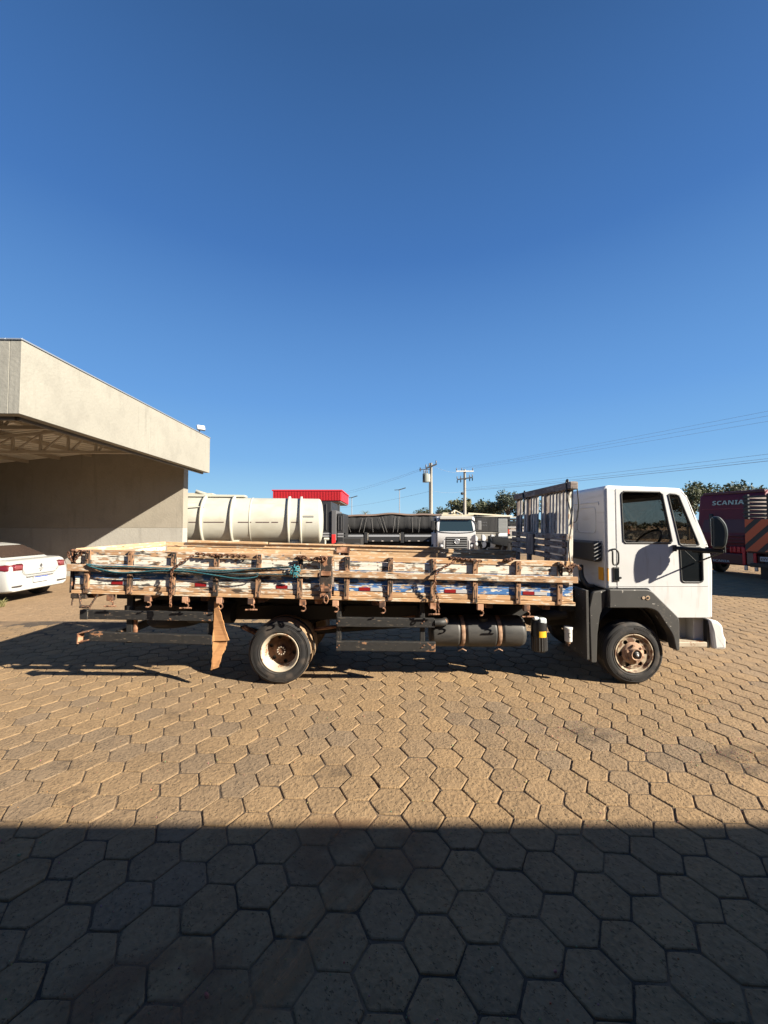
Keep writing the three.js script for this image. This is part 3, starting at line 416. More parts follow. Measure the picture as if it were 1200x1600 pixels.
  obj('filter_mark', [span(2.215, 2.219, .55, .60, -4.657, -4.652, .001), span(2.219, 2.238, .55, .555, -4.657, -4.651, .001), span(2.219, 2.238, .595, .60, -4.657, -4.651, .001)], M.black, fl);
  // torn mud flap in front of... behind the rear wheel
  const wav = (g, amp) => { const p = g.attributes.position; for (let i = 0; i < p.count; i++) p.setZ(i, p.getZ(i) + amp * Math.sin(p.getX(i) * 26 + p.getY(i) * 7)); g.computeVertexNormals(); return g; };
  const rag = (pts) => { const s = new THREE.Shape(); pts.forEach((p, i) => { const q = pts[(i + 1) % pts.length]; for (let k = 0; k < 6; k++) { const f = k / 6, x = p[0] + (q[0] - p[0]) * f + (k ? rr(-.005, .005) : 0), y = p[1] + (q[1] - p[1]) * f + (k ? rr(-.005, .005) : 0); i + k ? s.lineTo(x, y) : s.moveTo(x, y); } }); s.closePath(); return s; };
  const mf = obj('mud_flap', uvm(wav(extr(rag([[-1.965, 1.01], [-1.93, 1.0], [-1.885, .86], [-1.84, .70], [-1.79, .565], [-1.985, .55], [-1.975, .85]]), .012), .008).translate(0, 0, -4.50), 'y'), M.flap, truck);
  obj('flap_lower', uvm(wav(extr(rag([[-1.985, .56], [-1.815, .575], [-1.84, .46], [-1.885, .38], [-1.915, .25], [-2.01, .215], [-1.985, .38]]), .01), .006).translate(0, 0, -4.515), 'y'), M.flap, mf);
  obj('flap_bracket', span(-2.0, -1.96, .62, 1.05, -4.56, -4.52), M.chassis, mf);
}
// --- the wooden bed (tilts down slightly towards the cab)
const bed = sub('cargo_bed', truck, [-.70, 1.045, -5.37]); bed.rotation.z = -1.43 * Math.PI / 180;
{
  const X = (x) => x + .70;                             // world x -> bed x
  const post = X(-.665), ends = [X(-3.565), X(2.165)];
  const B = (n, x0, x1, y0, y1, z0, z1, m, ax = 'x', r = .006) => obj(n, uvm(span(x0, x1, y0, y1, z0, z1, r), ax), m, bed);
  // floor boards and frame
  for (let i = 0; i < 10; i++) B('floor_board', ends[0] + .02, ends[1] - .02, .062, .092, -.88 + i * .176, -.88 + i * .176 + .172, M.floorWood);
  for (let i = 0; i < 9; i++) { const x = -2.7 + i * .66; B('cross_beam', x - .04, x + .04, -.06, .058, -.94, .90, M.rust, 'z'); }
  for (const z of [-.36, .30]) B('bed_sill', ends[0] + .1, ends[1] - .1, -.17, -.063, z, z + .06, M.chassis);
  for (const sgn of [1, -1]) {                          // near and far dropsides
    const zz = (a, b) => (sgn > 0 ? [a, b] : [-b, -a]);
    B('floor_edge', ends[0] - .01, ends[1] + .02, .0, .040, ...zz(.90, .960), M.peach);
    [[ends[0], post - .075, 0], [post + .075, ends[1], 1]].forEach(([x0, x1, right]) => {
      B('bottom_rail', x0 + .01, x1 - .004, .043, .098, ...zz(.905, .946), right ? M.peach : M.peachWorn);
      B('plank', x0 + .012, x1 - .006, .102, .172, ...zz(.912, .938), right ? M.blue : M.white);
      B('plank', x0 + .008, x1 - .004, .176, .262, ...zz(.914, .939), right ? M.blue : (sgn > 0 ? M.blueDeep : M.tan));
      B('plank', x0 + .012, x1 - .008, .268, .336, ...zz(.912, .937), sgn > 0 ? M.blueDeep : M.tan);
      B('plank', x0 + .006, x1 - .004, .340, .436, ...zz(.913, .938), sgn > 0 ? M.white : M.tan);
      B('top_rail', x0, x1 - .002, .442, .505, ...zz(.90, .946), sgn > 0 ? (right ? M.peach : M.peachWorn) : M.tan);
      B('middle_rail', x0 - (right ? 0 : .045), x1 + (right ? .03 : -.004), right ? .262 : .258, right ? .336 : .338, ...zz(.9745, .995), M.peachWorn);
    });
    for (const x of [-3.40, -2.905, -2.415, -1.925, -1.44, -.965, -.43, .065, .555, 1.035, 1.525, 2.0]) {
      const rb = B('rib', X(x) - .030, X(x) + .030, .012, .498, ...zz(.9475, .974), M.rib, 'y', .006);
      if (sgn > 0) for (const y of [.07, .22, .39, .47]) obj('bolt', new THREE.CylinderGeometry(.009, .009, .008, 6).rotateX(Math.PI / 2).translate(X(x) + .004, y, .977), M.rust, rb);
    }
  }
  // near side fittings
  obj('hinge_post', [uvm(span(post - .066, post + .066, .02, .50, .947, 1.0, .01), 'y')], M.darkRust, bed);
  obj('hinge_plate', [uvm(span(post - .05, post + .05, .10, .14, 1.001, 1.014, .004), 'x'), uvm(span(post - .055, post + .055, .28, .33, 1.001, 1.018, .004), 'x'), new THREE.TorusGeometry(.03, .009, 8, 18).scale(.8, 1.4, 1).translate(post + .01, .02, 1.02), new THREE.TorusGeometry(.026, .008, 8, 18).translate(post - .02, .47, 1.015), new THREE.TorusGeometry(.024, .008, 8, 18).translate(post - .075, .455, 1.0)], M.rust, bed);
  for (const x of [-3.06, -2.10, -1.17, -.22, .76, 1.66]) { const xb = X(x); obj('red_reflector', span(xb - .07, xb + .058, .112, .150, .9385, .9425, .001), M.redTape, bed); obj('white_reflector', span(xb + .062, xb + .205, .110, .149, .9385, .9425, .001), M.whiteTape, bed); }
  for (const [x, k] of [[-3.13, 1], [-2.70, 0], [-2.27, 1], [-1.88, 0], [-1.52, 1], [-.93, 0], [-.555, 0], [-.02, 0], [.56, 1], [1.10, 0], [1.63, 1]]) {
    const xb = X(x), hk = obj('lash_hook', [uvm(span(xb - .036, xb + .036, -.075, -.003, .91, .965, .008), 'y'), new THREE.TorusGeometry(.028, .008, 8, 16, 4.2).rotateZ(-2.4).rotateY(.5).translate(xb + .012, -.105, .962)], M.rust, bed);
    if (k) obj('hook_bar', rod([xb - .055, -.135, .965], [xb + .08, -.13, .965], .009), M.rust, hk);
  }
  // chains
  const chain = (pts, L = .034, r = .0052) => {
    const c = new THREE.CatmullRomCurve3(pts.map((p) => V(...p)), false, 'catmullrom', .2), len = c.getLength(), n = Math.round(len / (L * .78)), out = [], up = V(0, 1, 0);
    for (let i = 0; i < n; i++) { const p = c.getPointAt((i + .5) / n), t = c.getTangentAt((i + .5) / n); const g = new THREE.TorusGeometry(L * .32, r, 5, 10).scale(1, 1.65, 1).rotateY(i % 2 ? Math.PI / 2 + .3 : .3); g.applyQuaternion(new THREE.Quaternion().setFromUnitVectors(up, t)); out.push(g.translate(p.x, p.y, p.z)); }
    obj('chain', out, M.chain, bed);
  };
  chain([[X(-2.18), .47, 1.0], [X(-2.30), .38, 1.04], [X(-2.38), .30, 1.05], [X(-2.39), .15, 1.05], [X(-2.385), -.02, 1.05], [X(-2.385), -.10, 1.045]], .04, .006);
  chain([[X(.79), .47, .97], [X(.66), .41, 1.03], [X(.57), .33, 1.05], [X(.565), .2, 1.03], [X(.60), .06, 1.03], [X(.615), -.09, 1.03]], .038, .0055);
  chain([[X(-2.15), .49, .985], [X(-1.95), .475, .99], [X(-1.9), .48, .985], [X(-1.70), .478, .985], [X(-1.55), .47, .985]], .042, .007);
  chain([[X(-1.0), .46, .98], [X(-.92), .48, 1.0], [X(-.85), .45, 1.0], [X(-.78), .47, 1.01], [X(-.72), .49, 1.03]], .05, .008);
  chain([[X(2.0), .47, .99], [X(2.07), .43, 1.0], [X(2.14), .46, .99], [X(2.1), .38, 1.0], [X(2.06), .42, .995], [X(2.12), .47, .99], [X(2.2), .46, .98], [X(2.23), .42, .96]], .038, .006);
  chain([[X(-3.62), .47, .97], [X(-3.60), .40, .97], [X(-3.55), .36, .97], [X(-3.51), .42, .98], [X(-3.44), .48, .985]], .04, .006);
  chain([[X(-3.6), .49, .96], [X(-3.52), .475, .985], [X(-3.42), .49, .99]], .042, .007);
  chain([[X(1.36), .50, .97], [X(1.42), .51, .98], [X(1.48), .52, .96]], .045, .008);
  chain([[X(.72), .515, .94], [X(.9), .50, .96], [X(1.1), .485, .965]], .038, .006);
  // tail gate and rear fittings
  const xr = ends[0];
  for (const [y0, y1, m] of [[.045, .14, M.white], [.145, .255, M.blueDeep], [.26, .33, M.peachWorn], [.335, .43, M.white], [.44, .51, M.tan]]) B('tail_board', xr - .03, xr - .004, y0, y1, -.90, .90, m, 'z');
  B('tail_post', xr - .055, xr - .032, .0, .5, .86, .93, M.darkRust, 'y'); B('tail_post', xr - .055, xr - .032, .0, .5, -.93, -.86, M.darkRust, 'y');
  obj('tail_lamp_bracket', [uvm(span(xr - .02, xr + .16, -.06, -.003, .86, .955, .01), 'x'), rod([xr + .0, -.06, .94], [xr - .01, -.14, .94], .008), rod([xr + .09, -.06, .94], [xr + .1, -.12, .95], .008)], M.darkRust, bed);
  obj('step_stirrup', [rod([X(-3.49), -.0, .95], [X(-3.45), -.145, .96], .010), rod([X(-3.27), .0, .95], [X(-3.35), -.14, .96], .010), rod([X(-3.46), -.147, .96], [X(-3.35), -.147, .96], .018)], M.darkRust, bed);
  B('far_prop', X(-3.2), X(-1.9), .505, .545, -.90, -.86, M.tan);
  B('far_prop', X(-1.88), X(.95), .508, .535, -.915, -.87, M.tan);
  obj('hinge_post', [uvm(span(post - .06, post + .06, .02, .53, -1.03, -.955, .012), 'y'), uvm(span(post - .12, post + .10, .40, .545, -.898, -.885, .004), 'x')], M.rust, bed);
  // headboard: top beam, posts, slats, boards
  const hx = X(2.135);
  const hb = sub('headboard', bed);
  const H = (n, x0, x1, y0, y1, z0, z1, m, ax, r = .006) => obj(n, uvm(span(x0, x1, y0, y1, z0, z1, r), ax), m, hb);
  for (const [z, w] of [[.90, .062], [.30, .055], [-.32, .055], [-.80, .055]]) H('post', hx - .03, hx + .03, .05, 1.335, z - w / 2, z + w / 2, z > .8 ? M.white : M.greyWood, 'y');
  H('top_beam', hx - .05, hx + .045, 1.33, 1.42, -.90, 1.01, M.greyWood, 'z', .012);
  for (let k = 0; k < 18; k++) { const z = .845 - k * .0905; if (Math.abs(z - .30) < .045 || Math.abs(z + .32) < .045 || k === 9 || k === 16) continue; H('slat', hx - .008, hx + .022, .80, 1.328, z - .022 - rnd() * .006, z + .022, M.slat, 'y', .004); }
  [[.745, .82], [.665, .728], [.575, .648], [.50, .560]].forEach(([y0, y1], k) => { H('board', hx - .055, hx - .031, y0, y1, -.95 + k * .006, .93 - k * .012, M.greyWood, 'z'); });
  H('board', hx - .082, hx - .057, .51, .80, -.25, .02, M.greyWood, 'y');
  for (const [z, y] of [[.88, .785], [.88, .7], [.3, .78], [-.3, .61]]) obj('bolt', new THREE.CylinderGeometry(.012, .012, .012, 6).rotateZ(Math.PI / 2).translate(hx - .058, y, z), M.rust, hb);
  obj('tie_wire', tube([[hx - .06, 1.42, .93], [hx - .045, 1.2, .955], [hx + .0, .98, .955], [hx - .03, .7, .95], [hx - .02, .48, .97]], .007, 6), M.black, hb);
  obj('tie_wire', tube([[hx + .06, 1.36, .95], [hx + .075, 1.15, .96], [hx + .055, .98, .96], [hx + .02, .95, .96]], .007, 6), M.black, hb);
  obj('wire_hook', [tube([[hx - .06, 1.40, -.45], [hx - .065, 1.34, -.42], [hx - .07, 1.31, -.36], [hx - .07, 1.31, -.26]], .012, 6), new THREE.TorusGeometry(.055, .012, 8, 16).scale(.6, 1.3, 1).rotateY(Math.PI / 2).translate(hx - .03, 1.375, .90), new THREE.TorusGeometry(.055, .01, 8, 16).scale(.6, 1.2, 1).rotateY(Math.PI / 2).translate(hx - .01, 1.375, -.52)], M.black, hb);
}
{ // blue rope slung along the rear dropside
  const base = [-2.1, 1.36, -4.34], R = thing('rope', 'frayed teal rope slung along the truck bed and knotted near its middle', 'rope', base);
  const strand = (pts, r, m) => { r *= .72; const fine = new THREE.CatmullRomCurve3(pts.map((p) => V(...p)), false, 'catmullrom', .5); const n = 60, gs = []; for (let s = 0; s < 3; s++) { const q = []; for (let i = 0; i <= n * 2; i++) { const p = fine.getPointAt(i / (n * 2)), a = i * .9 + s * 2.094; q.push(V(p.x, p.y + Math.sin(a) * r * .55, p.z + Math.cos(a) * r * .55)); } gs.push(new THREE.TubeGeometry(new THREE.CatmullRomCurve3(q), n * 3, r * .6, 5)); } obj('strand', gs, m, R); };
  const z = -4.355;
  strand([[-3.36, 1.455, z], [-3.2, 1.435, z], [-2.85, 1.425, z], [-2.4, 1.405, z], [-1.9, 1.385, z], [-1.5, 1.395, z], [-1.15, 1.415, z], [-1.0, 1.425, z]], .011, M.rope);
  strand([[-3.36, 1.45, z], [-3.15, 1.37, z], [-2.9, 1.355, z], [-2.4, 1.37, z], [-2.0, 1.35, z], [-1.6, 1.345, z], [-1.2, 1.34, z], [-.98, 1.345, z]], .011, M.rope2);
  strand([[-3.34, 1.44, z + .005], [-3.2, 1.40, z + .01], [-2.95, 1.36, z + .012], [-2.5, 1.385, z + .012], [-2.2, 1.375, z + .01], [-1.9, 1.33, z + .008], [-1.65, 1.295, z + .006], [-1.45, 1.31, z], [-1.42, 1.36, z]], .009, M.rope);
  strand([[-2.1, 1.38, z + .012], [-1.8, 1.365, z + .015], [-1.5, 1.40, z + .01], [-1.2, 1.42, z + .01], [-1.02, 1.43, z + .012]], .010, M.rope2);
  const kn = []; for (let i = 0; i < 7; i++) kn.push(new THREE.TorusGeometry(rr(.018, .034), .006, 6, 18).rotateX(rr(-1, 1)).rotateY(rr(-1, 1)).translate(-1.0 + rr(-.03, .03), 1.395 + rr(-.03, .03), z + .02)); for (let i = 0; i < 9; i++) { const a = rr(0, 6.28); kn.push(tube([[-1.0, 1.39, z + .02], [-1.0 + Math.cos(a) * .05, 1.39 + Math.sin(a) * .05, z + .03], [-1.0 + Math.cos(a) * .085, 1.38 + Math.sin(a) * .075, z + .015]], .0045, 5)); }
  obj('knot', kn, mat([.04, .21, .25], .8), R);
}

// ---------------------------------------------------------------- other vehicles
const carPaint = (c, o = {}) => new THREE.MeshPhysicalMaterial({ color: col(...c), roughness: .35, clearcoat: .7, clearcoatRoughness: .08, side: THREE.DoubleSide, ...o });
M.tankCream = new THREE.MeshStandardMaterial({ map: tex(512, 512, 3, 3, (u, v) => { const a = fbm(u, v, 4, 8, 5, 401), s = fbm(u, v, 30, 4, 4, 403); return mix3([.43, .425, .37], [.35, .335, .275], sm(.4, .75, a) * .7 + .25 * sm(.6, .8, s)); }), roughness: .55, side: THREE.DoubleSide });
M.tarp = new THREE.MeshStandardMaterial({ map: tex(512, 512, 3, 1.5, (u, v) => mix3([.010, .0102, .011], [.028, .027, .028], fbm(u, v, 8, 3, 5, 411))), bumpMap: tex(512, 512, 3, 1.5, (u, v) => fbm(u, v, 14, 2, 4, 413), true), bumpScale: .02, roughness: .8, side: THREE.DoubleSide });
M.tarpTop = mat([.17, .115, .085], .9);
M.darkBody = mat([.022, .022, .024], .5);
const simpleWheel = (name, parent, x, y, z, r, w, m = mat([.3, .3, .3], .5), turn = 0) => { const t = obj(name, lathe([[r * .55, -w / 2], [r * .9, -w / 2], [r, -w * .35], [r, w * .35], [r * .9, w / 2], [r * .55, w / 2]], 32).rotateX(Math.PI / 2).rotateY(turn).translate(x, y, z), M.rubber, parent); obj('rim', lathe([[0, w * .3], [r * .2, w * .32], [r * .3, w * .22], [r * .48, w * .2], [r * .56, w * .45]], 24).rotateX(Math.PI / 2).rotateY(turn).translate(x, y, z), m, t); return t; };
function mesh2(p, ix) { const g = new THREE.BufferGeometry(); g.setAttribute('position', new THREE.Float32BufferAttribute(p, 3)); g.setIndex(ix); g.computeVertexNormals(); return g; }
// loft: rings of equal length joined to a skin
function loft(rings, cap = true) { const n = rings[0].length, p = rings.flat(2), ix = []; for (let i = 0; i + 1 < rings.length; i++) for (let k = 0; k < n; k++) { const a = i * n + k, b = i * n + (k + 1) % n, c = a + n, d = b + n; ix.push(a, c, b, b, c, d); } if (cap) for (const [o, f] of [[0, 1], [(rings.length - 1) * n, 0]]) for (let k = 1; k + 1 < n; k++) f ? ix.push(o, o + k, o + k + 1) : ix.push(o, o + k + 1, o + k); return mesh2(p, ix); }

{ // white saloon car, tail towards the yard
  const car = thing('parked_car', 'white saloon car seen from behind, parked beside the loading bay at the left edge', 'car', [-10.95, 0, -9.95]);
  car.rotation.y = 0;
  const xr = -8.85, cz = -9.95, white = carPaint([.40, .405, .395], { clearcoat: .3 });
  // body rings along the car: half-width and heights by distance from the tail
  const sec = (d, hw, lo, mid, hi, hwT) => { const x = xr - d, r = []; const L = [[-hw * .86, lo], [-hw * .97, lo + .06], [-hw, mid], [-hw * .985, (mid + hi) / 2], [-hwT, hi - .03], [-hwT * .94, hi], [hwT * .94, hi], [hwT, hi - .03], [hw * .985, (mid + hi) / 2], [hw, mid], [hw * .97, lo + .06], [hw * .86, lo]]; for (const [z, y] of L) r.push([x, y, cz + z]); return r; };
  const bodyR = [sec(.03, .70, .36, .55, .74, .66), sec(-.0, .80, .31, .55, .78, .74), sec(.02, .84, .29, .56, .90, .76), sec(.08, .86, .27, .58, 1.0, .78), sec(.16, .87, .26, .60, 1.035, .78), sec(.45, .875, .25, .6, 1.05, .79), sec(1.2, .88, .24, .6, 1.02, .82), sec(2.4, .88, .24, .6, .99, .82), sec(3.2, .87, .24, .58, .96, .80), sec(4.0, .84, .26, .55, .82, .74), sec(4.25, .78, .3, .5, .68, .66), sec(4.3, .66, .36, .48, .60, .55)];
  const body = obj('body', loft(bodyR), white, car);
  const gr = (d, hw0, hw1, lo, hi) => { const x = xr - d; return [[-hw0, lo], [-(hw0 + hw1) / 2 - .015, (lo + hi) / 2], [-hw1, hi - .05], [-hw1 * .85, hi], [hw1 * .85, hi], [hw1, hi - .05], [(hw0 + hw1) / 2 + .015, (lo + hi) / 2], [hw0, lo]].map(([z, y]) => [x, y, cz + z]); };
  obj('roof', loft([gr(.36, .72, .70, .98, 1.045), gr(.70, .74, .66, .98, 1.215), gr(1.05, .76, .60, .98, 1.375), gr(1.5, .78, .58, .98, 1.425), gr(2.1, .79, .59, .98, 1.425), gr(2.7, .79, .62, .98, 1.26), gr(3.2, .78, .70, .94, 1.0)]), white, car);
  // rear window lies on the sloping tail of the roof
  { const q = (d, y, z) => [xr - d + .012, y + .014, cz + z]; const ptsG = [q(.44, 1.085, -.60), q(1.0, 1.352, -.50), q(1.0, 1.352, .50), q(.44, 1.085, .60)]; obj('rear_window', mesh2(ptsG.flat(), [0, 1, 2, 0, 2, 3]), new THREE.MeshPhysicalMaterial({ color: col(.05, .035, .03), roughness: .06, side: THREE.DoubleSide }), car); }
  for (const s of [-1, 1]) obj('side_window', mesh2([[xr - .95, 1.03, cz + s * .775], [xr - 1.12, 1.34, cz + s * .655], [xr - 2.2, 1.36, cz + s * .66], [xr - 2.8, 1.05, cz + s * .79]].flat(), [0, 1, 2, 0, 2, 3]), M.glassBlack, car);
  // tail lamps wrap round the corners
  for (const s of [1, -1]) {
    const P = (d, y, z) => [xr - d, y, cz + s * z];
    const lamp = obj('tail_lamp', loft([[P(.03, .95, .50), P(-.012, .92, .50), P(-.02, .80, .52), P(.02, .77, .54)], [P(.07, .955, .70), P(.01, .93, .71), P(-.0, .79, .73), P(.03, .765, .74)], [P(.16, .945, .80), P(.08, .93, .835), P(.06, .80, .865), P(.09, .785, .85)], [P(.42, .905, .84), P(.40, .90, .885), P(.34, .84, .89), P(.34, .83, .86)]]), carPaint([.11, .006, .010]), car);
    obj('lamp_lens', loft([[P(.0, .915, .53), P(-.026, .905, .53), P(-.030, .83, .55), P(.0, .82, .55)], [P(.02, .92, .68), P(-.006, .91, .69), P(-.014, .825, .71), P(.01, .815, .71)]]), mat([.20, .05, .055], .25), lamp);
    obj('bumper_reflector', span(-.012, .014, .40, .425, -.13, .13, .004).translate(xr + .0, 0, cz + s * .64), mat([.05, .04, .04], .4), car);
  }
  obj('boot_seam', [tube([[xr + .022, .80, cz - .52], [xr + .008, .685, cz - .44], [xr + .006, .672, cz - .3], [xr + .006, .672, cz + .3], [xr + .008, .685, cz + .44], [xr + .022, .80, cz + .52]], .006, 6)], mat([.28, .28, .26], .6), car);
  obj('plate_recess', span(xr - .02, xr + .012, .60, .625, cz - .38, cz + .38, .006), mat([.25, .25, .25], .4), car);
  const pl = obj('number_plate', span(xr - .01, xr + .016, .455, .59, cz - .20, cz + .20, .005), mat([.62, .64, .68], .5), car);
  obj('plate_band', span(xr + .0165, xr + .019, .562, .588, cz - .195, cz + .195, .001), mat([.02, .06, .30], .5), pl);
  obj('plate_characters', [-.15, -.105, -.06, -.01, .04, .09, .14].map((z, i) => (i % 2 ? [span(.0165, .0195, .475, .545, z - .012, z - .004, .001), span(.0165, .0195, .475, .545, z + .010, z + .018, .001), span(.0165, .0195, .505, .515, z - .004, z + .010, .001)] : [span(.0165, .0195, .475, .545, z - .012, z - .004, .001), span(.0165, .0195, .535, .545, z - .004, z + .016, .001), span(.0165, .0195, .475, .485, z - .004, z + .016, .001)])).flat().map((g) => g.translate(xr, 0, cz)), mat([.08, .09, .12], .6), pl);
  { const dm = new THREE.Shape([[0, .055], [.035, 0], [0, -.055], [-.035, 0]].map((a) => new THREE.Vector2(...a))); dm.holes.push(new THREE.Path([[0, .032], [.018, 0], [0, -.032], [-.018, 0]].map((a) => new THREE.Vector2(...a)))); obj('emblem', extr(dm, .014, .003).rotateY(Math.PI / 2).translate(xr - .0, .86, cz), mat([.32, .32, .33], .25, { metalness: .8 }), car); }
  obj('boot_lettering', [-.05, -.03, -.01, .01, .03, .05].map((z) => span(xr - .012, xr + .017, .785, .797, cz + z - .007, cz + z + .007, .002)), mat([.3, .3, .3], .3), car);
  obj('boot_lock', new THREE.CylinderGeometry(.012, .012, .02, 12).rotateZ(Math.PI / 2).translate(xr + .01, .745, cz), mat([.2, .2, .2], .4), car);
  obj('underbody', span(xr - 4.1, xr - .45, .235, .285, cz - .62, cz + .62, .02), M.black, car);
  for (const [x, s] of [[xr - .78, 1], [xr - .78, -1], [xr - 3.4, 1], [xr - 3.4, -1]]) simpleWheel('wheel', car, x, .303, cz + s * .80, .305, .2, undefined, s < 0 ? Math.PI : 0);
}
{ // tuft of weeds beside the car
  const g = thing('weed_tuft', 'small green tuft of weeds on the bare ground at the left edge', 'plant', [-9.0, 0, -8.95]);
  for (let c = 0; c < 3; c++) { const L = []; for (let i = 0; i < 46; i++) { const a = rr(0, 6.28), l = rr(.08, .22), w = .008, x = -9.05 + (c - 1) * .16 + rr(-.06, .06), z = -8.95 + rr(-.08, .08), dx = Math.cos(a) * l * .7, dz = Math.sin(a) * l * .7; L.push(clean(mesh2([x - w, 0, z, x + w, 0, z, x + dx * .5 + w, l * .7, z + dz * .5, x + dx * .5 - w, l * .7, z + dz * .5, x + dx, l * .85, z + dz], [0, 1, 2, 0, 2, 3, 3, 2, 4]))); } obj('foliage', L, mat([[.09, .14, .03], [.15, .19, .05], [.24, .22, .09]][c], .8), g); }
}
{ // cream tanker trailer behind the wall
  const A = [-2.66, 2.06, -17.0], t = thing('tank_trailer', 'cream cylindrical tank trailer with hoops and a ladder, behind the rear of the flatbed', 'trailer', [A[0], 0, A[2]]);
  t.rotation.y = -10 * Math.PI / 180 * -1;
  const r = .985, O = (g) => g;                                       // built along -x from the right-hand end, then turned
  const W = (g) => g.translate(A[0], 0, A[2]);
  const T = (s, y, z) => [A[0] - s, y, A[2] + z];
  obj('tank', uvm(lathe([[0, .02], [.35, .03], [.7, .07], [.88, .12], [.96, .17], [r, .24], [r, 5.75], [.96, 5.85], [.7, 5.97], [0, 6.05]], 72).rotateZ(Math.PI / 2).translate(A[0], 2.06, A[2]), 'x'), M.tankCream, t);
  for (const s of [.98, 1.48, 3.72, 4.85]) obj('hoop', uvm(lathe([[r, -.06], [r + .095, -.045], [r + .095, .045], [r, .06]], 72).rotateZ(Math.PI / 2).translate(A[0] - s, 2.06, A[2]), 'x'), M.tankCream, t);
  obj('weld_band', lathe([[r, -.03], [r + .015, -.02], [r + .015, .02], [r, .03]], 72).rotateZ(Math.PI / 2).translate(A[0] - 3.0, 2.06, A[2]), M.tankCream, t);
  const strip = mat([.06, .03, .03], .6);
  for (const s of [.62, 1.22, 2.0, 2.35, 2.62, 3.05, 3.3, 4.1, 4.35, 4.6, 5.15]) obj('tape_strip', span(-.13, .13, -.018, .018, 0, .012, .002).translate(A[0] - s, 2.0, A[2] + r - .006), strip, t);
  obj('maker_badge', span(-.22, .22, -.04, .04, 0, .014, .01).translate(A[0] - .66, 2.24, A[2] + .97), mat([.20, .2, .19], .5), t);
  for (const s of [1.28, 3.72]) obj('saddle', [loft([[T(s - .28, 1.25, .62), T(s + .28, 1.25, .62), T(s + .2, .98, .5), T(s - .2, .98, .5)], [T(s - .28, 1.25, -.62), T(s + .28, 1.25, -.62), T(s + .2, .98, -.5), T(s - .2, .98, -.5)]])], M.tankCream, t);
  const ch = obj('chassis', [span(A[0] - 6, A[0] - .1, .86, 1.04, A[2] + .35, A[2] + .5), span(A[0] - 6, A[0] - .1, .86, 1.04, A[2] - .5, A[2] - .35), span(A[0] - 5.9, A[0] - .4, .5, .9, A[2] - .4, A[2] + .38, .05)], M.chassis, t);
  obj('outlet', [rod(T(.0, 1.28, .32), T(-.22, 1.28, .32), .06), rod(T(-.05, 1.28, .32), T(-.05, 1.05, .32), .045)], M.tankCream, t);
  for (const s of [.95, 1.95, 4.7]) simpleWheel('wheel', t, A[0] - s, .5, A[2] + .85, .48, .3);
  obj('catwalk', [span(A[0] - 5.7, A[0] - 3.3, 3.06, 3.16, A[2] - .35, A[2] + .25, .02), span(A[0] - 5.7, A[0] - 4.6, 3.16, 3.22, A[2] - .3, A[2] + .2, .02)], M.tankCream, t);
  obj('hatch', [loft([[T(4.6, 3.1, .2), T(5.3, 3.2, .2), T(5.3, 3.2, -.3), T(4.6, 3.1, -.3)], [T(4.6, 3.14, .2), T(5.25, 3.36, .2), T(5.25, 3.36, -.3), T(4.6, 3.14, -.3)]])], M.tankCream, t);
  const ld = obj('ladder', [bar(T(5.62, .95, .95), T(5.62, 2.95, 1.02), .05, .05), bar(T(6.12, .95, .95), T(6.12, 2.95, 1.02), .05, .05), tube([T(5.62, 2.95, 1.02), T(5.6, 3.12, .9), T(5.55, 3.2, .5)], .03), bar(T(5.62, 2.62, 1.0), T(4.75, 2.62, .85), .04, .04)], M.tankCream, t);
  for (let k = 0; k < 6; k++) obj('rung', bar(T(5.64, 1.05 + k * .31, .96 + k * .01), T(6.10, 1.05 + k * .31, .96 + k * .01), .04, .035), M.tankCream, ld);
}
{ // dark tipper bodies standing behind the tank
  const z = -22, t = thing('grain_trailer', 'dark grain trailer end with tall panels and a red tail marker, right of the tank', 'trailer', [-3.0, 0, z]);
  obj('body_panel', span(-4.05, -3.02, 1.15, 3.22, z - 3, z, .03), M.darkBody, t); obj('body_panel', span(-3.0, -2.72, 1.0, 2.72, z - 2.8, z + .1, .03), mat([.10, .10, .105], .6), t); obj('body_panel', span(-2.68, -2.32, .9, 2.55, z - 3, z, .03), M.darkBody, t);
  for (const x of [-3.55, -3.3, -2.6, -2.45]) obj('stiffener', span(x - .03, x + .03, 1.6, x < -3 ? 3.1 : 2.4, z, z + .05, .01), mat([.05, .05, .052], .5), t);
  for (const y of [1.35, 1.2]) { obj('grey_band', span(-3.7, -3.02, y, y + .09, z - 1, z + .02, .01), mat([.28, .28, .29], .5), t); obj('grey_band', span(-2.66, -2.32, y - .02, y + .07, z - 1, z + .02, .01), mat([.22, .22, .23], .5), t); }
  obj('red_marker', span(-2.98, -2.75, .82, 1.35, z + .1, z + .14, .02), mat([.60, .03, .03], .5), t);
  obj('chassis', span(-5.4, -1.3, .35, 1.12, z - 2.5, z - .05, .03), M.chassis, t);
  obj('mudguard', new THREE.CylinderGeometry(.62, .62, .4, 24, 1, true, -Math.PI / 2, Math.PI).rotateX(Math.PI / 2).rotateZ(0).translate(-2.5, .5, z + .1), M.black, t);
  simpleWheel('wheel', t, -2.5, .48, z + .2, .48, .3); simpleWheel('wheel', t, -1.6, .44, z + .1, .44, .3);
}
